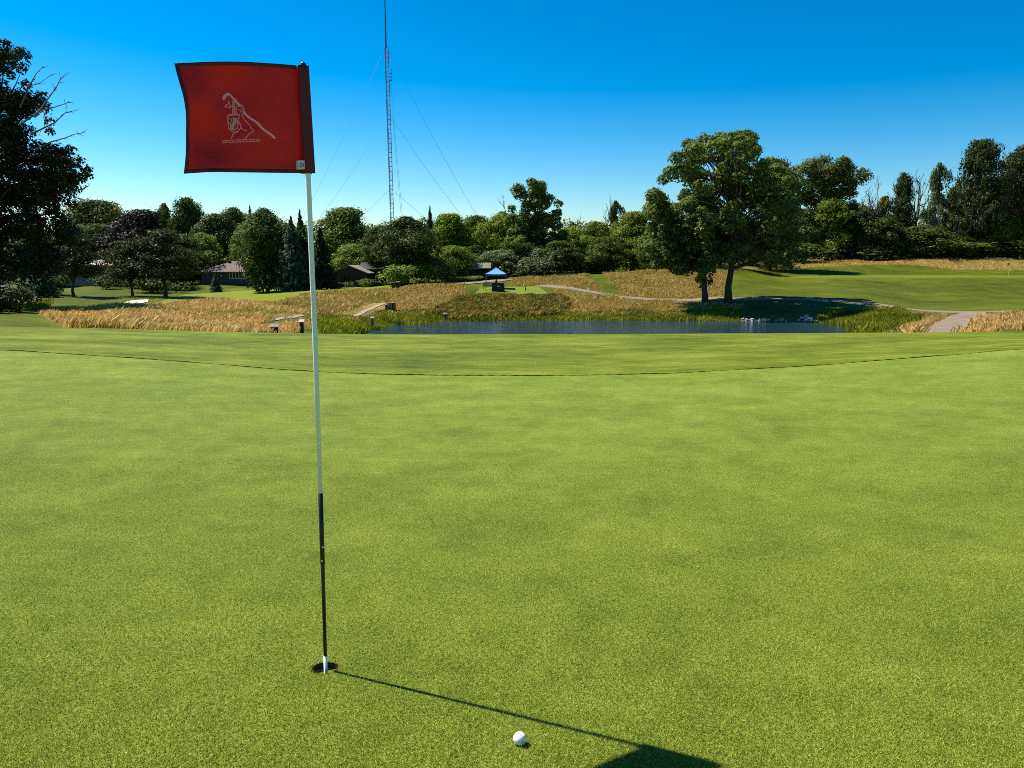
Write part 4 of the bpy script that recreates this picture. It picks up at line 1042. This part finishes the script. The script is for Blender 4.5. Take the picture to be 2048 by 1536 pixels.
# ------------------------------------------------------------------ tee: shelter, canopy, table, bench and small things
g = ground(960, 146); t = thing('shelter', 'open timber shelter with grey shingle roof behind the tee', 'shelter', g)
zr, ze = hz(g, 525.5), hz(g, 536); wv = 4.1
mb = MB(); v = [(-wv/2, 1.6, zr), (wv/2 - .02, 1.6, zr), (wv/2, 0, ze), (-wv/2 - .1, 0, ze), (wv/2, 3.2, ze), (-wv/2 - .1, 3.2, ze)]
v += [(x, y_, z - .14) for x, y_, z in v]
mb.add(v, [(0, 3, 2, 1), (0, 1, 4, 5), (6, 7, 8, 9), (6, 11, 10, 7), (3, 9, 8, 2), (5, 4, 10, 11), (0, 5, 11, 6), (0, 6, 9, 3), (1, 2, 8, 7), (1, 7, 10, 4)]); mb.obj('roof', M['greyroof'], t)
for sx in (-1.75, 1.75):
    for sy in (.3, 2.9):
        mb = MB(); mb.box((sx, sy, ze / 2 - .08), (.16, .16, ze)); mb.obj('post', M['darkwood'], t)
mb = MB(); mb.box((0, 2.95, ze * .35), (3.3, .08, ze * .7)); mb.obj('back_panel', M['darkwood'], t)
mb = MB(); mb.box((0, 1.9, .45), (2.6, .45, .08)); mb.obj('bench_seat', M['darkwood'], t)

M['blue'] = plain('blue_canopy_cloth', (.13, .29, .62), .7, var=.08)
M['bluedark'] = plain('dark_blue_valance', (.03, .10, .28), .7, var=.08)
cyd = 122.0; g = ground(992, cyd); t = thing('canopy_tent', 'blue pop-up canopy standing at the back of the tee', 'canopy', g)
zt, ze = hz(g, 534.5), hz(g, 547.5); a = 1.62
mb = MB(); v = []; NR = 6
for i in range(NR + 1):
    s = i / NR; r_ = a * s; zz_ = zt - (zt - ze) * (s ** .82)
    for q_ in range(4):
        for k in range(6):
            u_ = -1 + 2 * k / 6; sag = (1 - u_ * u_) * .10 * s
            pt = ((u_, -1), (1, u_), (-u_, 1), (-1, -u_))[q_]; v.append((pt[0] * r_, pt[1] * r_, zz_ + sag * 0 - sag * .6))
fs = [(i*24 + k, i*24 + (k+1) % 24, (i+1)*24 + (k+1) % 24, (i+1)*24 + k) for i in range(NR) for k in range(24)]
mb.add(v, fs); mb.obj('canopy_roof', M['blue'], t)
mb = MB(); v = []
for zz_ in (ze - .04, ze - .28):
    for q_ in range(4):
        for k in range(6):
            u_ = -1 + 2 * k / 6; pt = ((u_, -1), (1, u_), (-u_, 1), (-1, -u_))[q_]; v.append((pt[0] * a * 1.005, pt[1] * a * 1.005, zz_ - (1-u_*u_)*.05))
mb.add(v, [(k, (k+1) % 24, 24 + (k+1) % 24, 24 + k) for k in range(24)]); mb.obj('valance', M['bluedark'], t)
for sx in (-1, 1):
    for sy in (-1, 1):
        mb = MB(); mb.box((sx * (a - .06), sy * (a - .06), ze / 2 - .05), (.05, .05, ze)); mb.box((sx * (a - .06), sy * (a - .06), .02), (.16, .16, .03)); mb.obj('leg', M['greyroof'], t)
# table under black cloth with a white arched emblem
ty = 117.0; g = ground(996.5, ty); t = thing('table', 'table under a floor-length black cloth with white emblem, before the canopy', 'table', g)
tw, thh = 1.83, hz(g, 566)
mb = MB(); v = []
for z_, e in ((thh, 0), (.5, .03), (-.02, .07)):
    for x_, y_ in ((-1, -1), (-.5, -1.06), (0, -1), (.5, -1.05), (1, -1), (1, 1), (0, 1.04), (-1, 1)):
        v.append((x_ * (tw/2 + e), y_ * (.38 + e), z_))
mb.add(v, [tuple(range(8))] + [(r*8 + k, r*8 + 8 + k, r*8 + 8 + (k+1) % 8, r*8 + (k+1) % 8) for r in (0, 1) for k in range(8)]); mb.obj('tablecloth', M['black'], t)
mb = MB()
mb.tube([(.02 + .17 * math.cos(q_), -.46, thh * .55 + .17 * math.sin(q_)) for q_ in np.linspace(0, math.pi, 9)], .035, 5); mb.tube([(-.06, -.47, thh * .55), (-.02, -.47, thh * .55 + .1), (.06, -.47, thh * .55 + .1), (.10, -.47, thh * .55)], .03, 5)
mb.obj('emblem', M['white'], t)
mb = MB(); mb.box((-.02, -.475, thh * .3), (.75, .02, .05)); mb.obj('lettering', M['greyroof'], t)
for sx in (-.7, .7):
    for sy in (-.25, .25):
        mb = MB(); mb.box((sx, sy, thh / 2 - .03), (.04, .04, thh - .05)); mb.obj('leg', M['greyroof'], t)
o = MB(); gz = g + np.array([-.30, 0, thh + .005])
o.lathe([(.17, 0), (.19, .06), (.17, .34), (.10, .42), (.11, .46), (.05, .56), (.01, .57)], 10); o.box((.02, -.14, .26), (.14, .10, .18)); o = o.obj('cooler_bag', M['black']); o.location = gz
tag(o, 'dark bag standing on the left end of the black table', 'bag')
o = MB(); o.box((0, 0, .05), (.2, .14, .10)); o.box((0, 0, .112), (.22, .16, .02)); o = o.obj('box', M['white']); o.location = g + np.array([-.62, -.05, thh + .005]); tag(o, 'small white box beside the dark bag on the black table', 'box')
# bench
g = ground(977, 119.5); M['benchwood'] = plain('weathered_bench_wood', (.20, .15, .11), .8, var=.25, scale=5)
t = thing('bench', 'weathered slatted wooden bench left of the black table', 'bench', g)
for k in range(4):
    mb = MB(); mb.box((0, -.20 + .13 * k, .45), (1.75, .10, .04)); mb.obj('slat', M['benchwood'], t)
for k in range(4):
    mb = MB(); mb.box((0, -.36 - .03 * k, .55 + .13 * k), (1.75, .03, .10)); mb.obj('back_slat', M['benchwood'], t)
for sx in (-.8, .8):
    for sy in (-.33, .2):
        mb = MB(); mb.box((sx, sy, .2), (.07, .07, .43)); mb.obj('leg', M['benchwood'], t)
    mb = MB(); mb.box((sx, -.05, .68), (.07, .55, .05)); mb.obj('armrest', M['benchwood'], t)
    mb = MB(); mb.box((sx, -.42, .72), (.05, .05, .6)); mb.obj('back_post', M['benchwood'], t)
# tee sign post, divot mix box
g = ground(1051, 117); t = thing('tee_marker_post', 'slim black post with white plate on the tee, right of the canopy', 'tee sign', g)
mb = MB(); mb.box((0, 0, .36), (.12, .12, .76)); mb.obj('post', M['black'], t)
mb = MB(); mb.box((0, -.075, .60), (.15, .03, .22)); mb.obj('plate', M['white'], t)
g = ground(968, 113); t = thing('tee_marker', 'small dark tee marker lying on the tee turf', 'tee marker', g)
mb = MB(); mb.lathe([(.02, 0), (.16, .02), (.16, .10), (.05, .18), (.01, .19)], 10); mb.obj('block', M['darkwood'], t)
# litter bins on the second hill
for n, (px, y, lab) in enumerate(((787, 121.5, 'left dark bin of two on the fescue hill, with pale lid'), (796, 122.5, 'right dark bin of two on the fescue hill, with white lid'))):
    g = ground(px, y); t = thing('litter_bin', lab, 'bin', g, 0, 'pair of bins on the fescue hill')
    w_ = .50; h_ = hz(g, 568) if n == 0 else hz(g, 567.5); h_ = max(h_, .95)
    mb = MB(); mb.box((0, 0, h_ / 2 - .05), (w_, w_, h_)); mb.obj('body', M['darkwood'], t)
    mb = MB(); mb.box((0, 0, h_ - .02), (w_ + .08, w_ + .08, .10)); mb.obj('lid', M['greyroof'] if n == 0 else M['white'], t)
# timber pump box
g = hit(782, 622); t = thing('pump_box', 'weathered timber box with pale lid on the pond bank beside the path', 'box', g)
mb = MB(); mb.box((.10, 0, .45), (.95, .8, 1.1)); mb.obj('body', M['benchwood'], t)
for k in range(5):
    mb = MB(); mb.box((.10 - .38 + .19 * k, -.415, .45), (.165, .04, 1.05)); mb.obj('plank', M['darkwood'] if k % 2 else M['benchwood'], t)
mb = MB(); mb.box((-.10, -.46, .78), (.50, .06, .36)); mb.obj('plate', M['greyroof'], t)
mb = MB(); mb.box((-.52, -.1, .35), (.25, .5, .8)); mb.obj('side_box', M['darkwood'], t)
# nest boxes / posts in the reeds
for px, py, h_, w_, lab in ((604, 666, .75, .26, 'dark square post with pale cap in the reeds beside the flagstick'), (745, 656, .95, .30, 'grey square post at the left tip of the pond'), (550, 671, .50, .40, 'low dark box at the near end of the reeds')):
    g = hit(px, py); t = thing('reed_post', lab, 'post', g, .2, 'posts in the reeds at the pond')
    mb = MB(); mb.box((0, 0, h_ / 2 - .1), (w_, w_, h_ + .2)); mb.obj('post', M['darkwood'] if px != 745 else M['greyroof'], t)
    mb = MB(); v_ = w_ / 2 + .06; mb.add([(-v_, -v_, h_ + .005), (v_, -v_, h_ + .005), (v_, v_, h_ + .14), (-v_, v_, h_ + .14), (-v_, -v_, h_ + .06), (v_, -v_, h_ + .06), (v_, v_, h_ + .2), (-v_, v_, h_ + .2)], [(3, 2, 1, 0), (4, 5, 6, 7), (0, 1, 5, 4), (1, 2, 6, 5), (2, 3, 7, 6), (3, 0, 4, 7)])
    mb.obj('cap', M['palewall'] if px == 604 else M['greyroof'], t)
g = hit(891, 640); t = thing('barrel_nest', 'round wooden barrel nest on a thin post at the pond edge', 'nest box', g)
mb = MB(); mb.tube([(0, 0, -.5), (0, 0, .42)], .05, 6); mb.obj('post', M['darkwood'], t)
mb = MB(); zc_ = .62; mb.lathe([(.02, -.34), (.20, -.33), (.245, 0), (.20, .33), (.02, .34)], 14); bv = [(z_ * .9, y_, x_ + zc_) for x_, y_, z_ in mb.v]; mb.v = bv; mb.obj('barrel', M['pathpink'], t)
# rocks along the water
M['rock'] = plain('pale_boulder', (.42, .39, .34), .9, var=.3, scale=4, bump=.6)
rg = np.random.default_rng(81)
RX = [(1486, 640, 6), (1494, 642, 7), (1505, 643.5, 9), (1520, 641.5, 6), (1528, 643.5, 10), (1538, 642, 7), (1552, 643.5, 5), (1564, 642, 8), (1572, 643.5, 4), (1604, 639, 9), (1613, 637.5, 10), (1619, 642, 11), (1611, 644, 8), (1598, 643, 7), (1625, 643, 7)]
RL = ['small pale rock at the left end of the row by the water', 'second pale rock from the left of the row by the water', 'flat pale rock third from the left by the water', 'pale rock left of the middle of the shore row', 'large pale rock in the middle of the shore row', 'pale rock right of the middle of the shore row',
      'small pale rock before the right third of the shore row', 'pale rock near the right end of the shore row', 'smallest pale rock closing the straight shore row', 'upper left boulder of the heap at the right', 'top boulder of the heap at the right', 'largest boulder at the front of the right heap', 'low boulder at the foot of the right heap', 'outlying boulder left of the right heap', 'rightmost boulder of the heap']
import bmesh
for n, ((px, py, wpx), lab) in enumerate(zip(RX, RL)):
    p = hit(px, py - .5, 75); p[2] = max(p[2], W)
    bm = bmesh.new(); bmesh.ops.create_icosphere(bm, subdivisions=2, radius=.5)
    ph = rg.random(6) * 6
    for v_ in bm.verts:
        c_ = v_.co; f_ = 1 + .22 * math.sin(c_.x * 7 + ph[0]) * math.cos(c_.y * 6 + ph[1]) + .16 * math.sin(c_.z * 9 + ph[2] + c_.x * 4)
        v_.co = c_ * f_
    me = bpy.data.meshes.new('rock'); bm.to_mesh(me); bm.free(); me.materials.append(M['rock'])
    o = link('rock', me); s_ = wpx / F * p[1] * 1.15; o.scale = (s_, s_ * .8, s_ * .72); o.location = p + np.array([0, 0, s_ * .2]); o.rotation_euler = (0, 0, rg.random() * 6)
    tag(o, lab, 'rock', 'pale rocks along the pond shore')
# distant flag
g = ground(2017, 160); M['pinkflag'] = plain('pale_pink_flag', (.55, .22, .18), .7, var=.2)
t = thing('golf_flagstick', 'tiny distant flagstick on the green at the far right', 'flagstick', g)
mb = MB(); mb.tube([(0, 0, -.05), (0, 0, hz(g, 526))], .022, 6); mb.obj('pole', M['white'], t)
mb = MB(); zt = hz(g, 525.5); mb.add([(0, -.02, zt), (-.50, -.02, zt - .1), (-.46, -.02, zt - .62), (0, -.02, zt - .5), (0, .02, zt), (-.50, .02, zt - .1), (-.46, .02, zt - .62), (0, .02, zt - .5)], [(0, 1, 2, 3), (7, 6, 5, 4), (0, 4, 5, 1), (1, 5, 6, 2), (2, 6, 7, 3)]); mb.obj('flag', M['pinkflag'], t)

# ------------------------------------------------------------------ hole, ball
M['cup'] = plain('cup_liner', (.20, .20, .20), .6); M['soil'] = plain('soil', (.03, .022, .014), .95, var=.5, scale=60, bump=.6)
nrm = np.array([0, .0875, 1.0]); nrm /= np.linalg.norm(nrm)
t = thing('golf_hole', 'round hole cut in the putting green round the flagstick', 'hole', HOLE - np.array([0, 0, .16]))
mb = MB(); NN = 48; v = []
for dz, r_ in ((0, .054), (-.028, .0542)):
    for k in range(NN):
        a_ = 2 * math.pi * k / NN; v.append((r_ * math.cos(a_), r_ * math.sin(a_), .16 + dz - (.0875 * r_ * math.sin(a_) if dz == 0 else 0)))
mb.add(v, [(k, NN + k, NN + (k+1) % NN, (k+1) % NN) for k in range(NN)]); mb.obj('soil_rim', M['soil'], t, True)
mb = MB(); mb.lathe([(.0542, .130), (.052, .131), (.051, .0), (.002, .0)], 48); mb.obj('cup', M['cup'], t, True)
rg = np.random.default_rng(91)

bp = None
px, py = 1039.5, 1477.0                           # ball centre in the photograph
for y in np.linspace(1.9, 2.5, 400):
    zc_ = zat(py, y); gr = CZ - 1.35 - .0875 * y
    if zc_ - gr > .0205: bp = np.array([xat(px, y, zc_), y, gr + .0207])
t = thing('golf_ball', 'white dimpled golf ball lying on the green', 'golf ball', bp)
bm = bmesh.new(); bmesh.ops.create_icosphere(bm, subdivisions=6, radius=1.0)
vv = np.array([v_.co[:] for v_ in bm.verts]); vv /= np.linalg.norm(vv, axis=1)[:, None]
nd = 330; k = np.arange(nd) + .5; ph = np.arccos(1 - 2 * k / nd); gl = math.pi * (1 + 5 ** .5) * k
D = np.column_stack([np.cos(gl) * np.sin(ph), np.sin(gl) * np.sin(ph), np.cos(ph)])
dm = (vv @ D.T).max(axis=1); ang = np.arccos(np.clip(dm, -1, 1)); dep = np.clip(1 - (ang / .092) ** 2, 0, 1)
R_ = .02135 * (1 - .016 * dep)
for v_, n_, r_ in zip(bm.verts, vv, R_): v_.co = n_ * r_
me = bpy.data.meshes.new('cover'); bm.to_mesh(me); bm.free(); me.polygons.foreach_set('use_smooth', np.ones(len(me.polygons), bool))
M['ball'] = plain('ball_white', (.80, .80, .77), .3, var=.02, scale=40); me.materials.append(M['ball']); link('cover', me, t)
M['ink'] = plain('dark_ink', (.02, .06, .09), .5)
mb = MB()                                        # printed marks on the shaded lower side
for a0, b0, s_ in ((-.42, -.12, 1), (-.30, -.12, 1), (-.18, -.12, 1), (-.06, -.12, 1), (.06, -.12, 1)):
    d1 = [unit(np.array([.55 + a0 * .9, -.75, .05 + b0 + .3 * a0 + e_])) * .02152 for e_ in (0, .13)]
    mb.tube(d1, .0007, 5)
mb.obj('print', M['ink'], t)
mb = MB(); mb.tube([unit(np.array([.1, -.5, .8])) * .0214, unit(np.array([.18, -.5, .82])) * .0214], .0011, 5); mb.obj('mark', M['ink'], t)

# ------------------------------------------------------------------ the flagstick
M['polewhite'] = plain('pole_white_fibreglass', (.82, .83, .80), .35, var=.03, scale=6)
M['poleblack'] = plain('pole_black', (.010, .011, .013), .35, var=.2, scale=20)
FY = HOLE[1] - .012
def polept(px, py): z = zat(py, FY); return np.array([xat(px, FY, z), FY, z])
base = polept(651.5, 1338); topp = polept(607, 127)
t = thing('golf_flagstick', 'flagstick with red flag standing in the hole on the near green', 'flagstick', base)
ptop = polept(606.8, 133); q0 = polept(640.8, 986); q1 = polept(650.6, 1311)
def lerp_r(p): return p
mb = MB(); mb.tube([q0 - base, polept(631, 700) - base, polept(616, 348) - base, ptop - base], [.0085, .0096, .0093, .0088], 14); mb.obj('upper_pole', M['polewhite'], t, True)
mb = MB(); mb.tube([q1 - base, polept(645.5, 1130) - base, polept(645.3, 1129) - base, q0 - base - np.array([0, 0, .0005])], [.0070, .0074, .0088, .0092], 14); mb.obj('lower_pole', M['poleblack'], t, True)
dn = unit(q1 - q0); mb = MB(); mb.tube([q1 - base + dn * .0003, base - base + dn * .16], [.0074, .0074], 14); mb.obj('ferrule', M['polewhite'], t, True)
for px, py in ((646.5, 1093), (645.2, 1120)):
    p_ = polept(px, py) - base + np.array([0, -.0085, 0]); mb = MB(); mb.box(p_, (.005, .003, .007)); mb.obj('scratch', M['polewhite'], t)
up = unit(ptop - q0); mb = MB(); mb.tube([ptop - base, ptop - base + up * .008, ptop - base + up * .012, ptop - base + up * .016], [.008, .0095, .008, .003], 12); mb.obj('finial', M['poleblack'], t, True)

# flag: cloth swung to the left and away from the sun
FD = np.array([-.77, -.638, 0.0]); FN = np.array([FD[1], -FD[0], 0]); FN = FN if FN[1] < 0 else -FN
def flagpt(px, py, off=0.0):
    """point of the cloth seen at that place of the photograph: a vertical plane through the pole, gently billowing"""
    k = (768 - py) / F; r = np.array([(px - 1024) / F, CT + k * ST, k * CT - ST])
    o = np.array([ptop[0] + .004, FY - .004, 0]); n = FN
    s = np.dot(np.array([o[0], o[1], 0]), n) / np.dot(np.array([r[0], r[1], 0]), n)
    p = r * s; p[2] += CZ
    a = np.clip((612 - px) / 250, 0, 1); c = np.clip((py - 125) / 222, 0, 1)
    w = .85 * a * (.020 * math.sin(a * 5.2 + c * 2.2) + .010 * math.sin(a * 9 - c * 5 + 1) + .006 * math.sin(c * 11 + a * 4)) + .004 * math.sin(c * 9 + a * 14) * a
    return p + n * (w + off) - base
m, nt, pb = node_mat('red_flag_cloth'); L = nt.links.new
pb.inputs['Base Color'].default_value = (.34, .016, .009, 1); pb.inputs['Roughness'].default_value = .6
tr = nt.nodes.new('ShaderNodeBsdfTranslucent'); tr.inputs['Color'].default_value = (.56, .026, .012, 1)
mx = nt.nodes.new('ShaderNodeMixShader'); mx.inputs[0].default_value = .40
L(pb.outputs[0], mx.inputs[1]); L(tr.outputs[0], mx.inputs[2]); L(mx.outputs[0], nt.nodes['Material Output'].inputs[0])
nz = nt.nodes.new('ShaderNodeTexNoise'); nz.inputs['Scale'].default_value = 6; bp_ = nt.nodes.new('ShaderNodeBump'); bp_.inputs['Strength'].default_value = .45; bp_.inputs['Distance'].default_value = .04; nz.inputs['Detail'].default_value = 4; nz.inputs['Distortion'].default_value = .8; L(bp_.outputs[0], tr.inputs['Normal'])
wv_ = nt.nodes.new('ShaderNodeTexCoord'); L(wv_.outputs['Object'], nz.inputs['Vector']); L(nz.outputs[0], bp_.inputs['Height']); L(bp_.outputs[0], pb.inputs['Normal'])
M['red'] = m
M['hem'] = plain('dark_red_hem', (.105, .010, .015), .7, var=.15, scale=30)
M['pink'] = leaf_mat('pink_embroidery', (1.0, .26, .32), var=.0, trans=.12, hue=(1, 1, 1))
M['mauve'] = leaf_mat('mauve_embroidery', (.95, .36, .46), var=.0, trans=.12, hue=(1, 1, 1))
M['greythread'] = leaf_mat('grey_embroidery', (.66, .37, .28), var=.0, trans=.12, hue=(1, 1, 1))
M['navy'] = plain('navy_print', (.02, .02, .12), .6)
M['tag'] = plain('woven_label', (.70, .62, .72), .7, var=.05)
TOPE = ([352, 420, 500, 560, 606, 616], [124, 122.5, 124.5, 128.5, 132, 133.5]); BOTE = ([366, 410, 440, 520, 600, 627], [348, 345, 344, 345, 346.5, 347.5])
def edge_x(c): return np.interp(c, [0, .15, .3, .45, .55, .75, .9, 1], [352, 359, 366, 371, 372.5, 371, 368, 366])
def right_x(c): return 614 + 13 * c
def cloth(a, c, off=0):                          # a: 0 at the pole, 1 at the fly edge; c: 0 top, 1 bottom
    px = right_x(c) + (edge_x(c) - right_x(c)) * a
    pt_, pb__ = np.interp(px, *TOPE), np.interp(px, *BOTE)
    return flagpt(px, pt_ + (pb__ - pt_) * c, off)
def sheet(name, a0, a1, c0, c1, mat, off, parent, na=40, nc=30):
    mb = MB(); A = np.linspace(a0, a1, na + 1); Cc = np.linspace(c0, c1, nc + 1); v = []
    for s_ in (off, off - .0012):
        for c in Cc:
            for a in A: v.append(cloth(a, c, s_))
    n1 = na + 1; N = n1 * (nc + 1); fs = []
    for j in range(nc):
        for i in range(na):
            q_ = (j*n1 + i, j*n1 + i + 1, (j+1)*n1 + i + 1, (j+1)*n1 + i); fs.append(q_); fs.append(tuple(N + x_ for x_ in q_[::-1]))
    for i in range(na): fs.append((i, N + i, N + i + 1, i + 1)); k_ = nc * n1 + i; fs.append((k_ + 1, N + k_ + 1, N + k_, k_))
    for j in range(nc): k_ = j * n1; fs.append((k_ + n1, N + k_ + n1, N + k_, k_)); k_ += na; fs.append((k_, N + k_, N + k_ + n1, k_ + n1))
    mb.add(v, fs); return mb.obj(name, mat, parent, True)
fl = sheet('flag', .06, .985, .02, .985, M['red'], 0, t, 60, 40)
sheet('sleeve', 0, .088, 0, 1, M['hem'], .0155, fl, 6, 30)
sheet('sleeve', 0, .086, 0, 1, M['hem'], -.0125, fl, 6, 30)
sheet('hem', .088, 1, 0, .034, M['hem'], .0012, fl, 40, 3)
sheet('hem', .088, 1, .966, 1, M['hem'], .0012, fl, 40, 3)
sheet('hem', .968, 1, .034, .966, M['hem'], .0012, fl, 3, 30)
ez = lambda x, y: (420 + x / 11.813, 170 + y / 11.813)
def stroke(mb, pts, w, off=.0022, sub=3):
    P = [np.array(ez(*p)) for p in pts]; Q = [P[0]]
    for k in range(len(P) - 1):                   # Catmull-Rom through the points
        p0_, p1_, p2_, p3_ = P[max(k-1, 0)], P[k], P[k+1], P[min(k+2, len(P)-1)]
        for s_ in range(1, sub + 1):
            u_ = s_ / sub; Q.append(.5 * (2*p1_ + (p2_ - p0_)*u_ + (2*p0_ - 5*p1_ + 4*p2_ - p3_)*u_*u_ + (3*p1_ - p0_ - 3*p2_ + p3_)*u_**3))
    hw = w / 11.813 / 2 * 1.3; v = []; Q = np.array(Q); T_ = np.gradient(Q, axis=0); T_ /= np.linalg.norm(T_, axis=1)[:, None] + 1e-9
    for q_, t_ in zip(Q, T_):
        for e_ in (1, -1): v.append(flagpt(q_[0] - t_[1] * hw * e_, q_[1] + t_[0] * hw * e_, off))
    mb.add(v, [(2*k, 2*k + 1, 2*k + 3, 2*k + 2) for k in range(len(Q) - 1)])
mb = MB(); stroke(mb, [(375, 330), (365, 290), (395, 235), (440, 212), (490, 212)], 60); stroke(mb, [(480, 212), (515, 225), (535, 260)], 40)
stroke(mb, [(600, 320), (700, 460), (730, 500)], 38); stroke(mb, [(790, 610), (830, 680), (930, 780), (1040, 850), (1130, 930), (1230, 1040), (1330, 1110), (1430, 1180), (1530, 1265)], 40); stroke(mb, [(530, 250), (565, 290), (610, 335)], 34)
mb.obj('emblem_club', M['mauve'], fl, True)
mb = MB()
for L_, w_ in (([(575, 330), (560, 420), (557, 550), (555, 690)], 16), ([(610, 345), (608, 500), (603, 690)], 20), ([(590, 360), (585, 500), (582, 690)], 12), ([(555, 470), (515, 500), (492, 440), (470, 375), (455, 440), (420, 442), (385, 482), (397, 530), (418, 490), (460, 500), (490, 545), (520, 495)], 20),
               ([(660, 690), (635, 620), (642, 540), (670, 500), (705, 490)], 18), ([(680, 570), (730, 590), (742, 645)], 18), ([(720, 460), (770, 475), (800, 530), (812, 580), (790, 625)], 18), ([(725, 500), (770, 520)], 14), ([(740, 540), (790, 555)], 14), ([(750, 585), (800, 600)], 14),
               ([(770, 675), (765, 730), (800, 800), (880, 890), (930, 955), (970, 1030), (1020, 1080), (1000, 1110), (930, 1150), (820, 1270)], 18), ([(680, 860), (715, 930), (740, 1020), (800, 1060), (870, 1085)], 18), ([(740, 1020), (690, 1045), (660, 1090), (590, 1125), (550, 1170), (520, 1260)], 20), ([(660, 1085), (655, 1130)], 14)):
    stroke(mb, L_, w_)
mb.obj('emblem_arm', M['pink'], fl, True)
mb = MB(); stroke(mb, [(440, 697), (580, 700), (715, 697)], 24, sub=1); stroke(mb, [(712, 697), (700, 745), (670, 830), (662, 920), (658, 1005), (550, 1100), (458, 1030), (442, 870), (442, 697)], 20, sub=1)
mb.obj('emblem_shield', M['pink'], fl, True)
mb = MB()
for L_, w_ in (([(580, 770), (575, 790)], 55), ([(590, 790), (600, 850), (590, 900)], 62), ([(600, 860), (560, 940), (520, 960)], 60), ([(620, 780), (640, 775)], 22), ([(610, 840), (645, 850), (650, 900)], 20), ([(540, 950), (545, 1010), (560, 1050)], 36), ([(520, 950), (500, 1010), (520, 1045)], 22), ([(480, 800), (500, 785), (525, 820), (520, 860), (490, 880), (492, 935), (520, 960)], 16)):
    stroke(mb, L_, w_)
mb.obj('emblem_lion', M['greythread'], fl, True)
mb = MB()
for k in range(11):
    cx_, cy_ = 365 + 77 * k, 1328 - 2.3 * k
    stroke(mb, [(cx_ + 44 * math.cos(q_) + 10 * math.sin(q_), cy_ - 30 * math.sin(q_)) for q_ in np.linspace(0, 6.283, 11)], 15, sub=1)
mb.obj('emblem_rope', M['pink'], fl, True)
mb = MB()
c4 = [(591.5, 322), (604.5, 322), (604.8, 339), (592.5, 339.2)]
v = [flagpt(x_, y_, .0185) for x_, y_ in c4] + [flagpt(x_, y_, .0005) for x_, y_ in c4]
mb.add(v, [(0, 1, 2, 3), (7, 6, 5, 4), (0, 4, 5, 1), (1, 5, 6, 2), (2, 6, 7, 3), (3, 7, 4, 0)]); lt = mb.obj('label_tag', M['tag'], fl)
mb = MB()
def ts(pts, r_=.0011): mb.tube([flagpt(x_, y_, .0188) for x_, y_ in pts], r_, 4)
ts([(600 + 2.6 * math.cos(q_), 331 + 4 * math.sin(q_)) for q_ in np.linspace(-2.4, 2.4, 9)]); ts([(599, 329.5), (600.5, 331), (599, 332.5)], .0008)
ts([(595, 325), (596.5, 328), (594.5, 330), (597, 332), (595, 334.5), (596.5, 337)], .0011)
mb.obj('tag_print', M['navy'], fl)
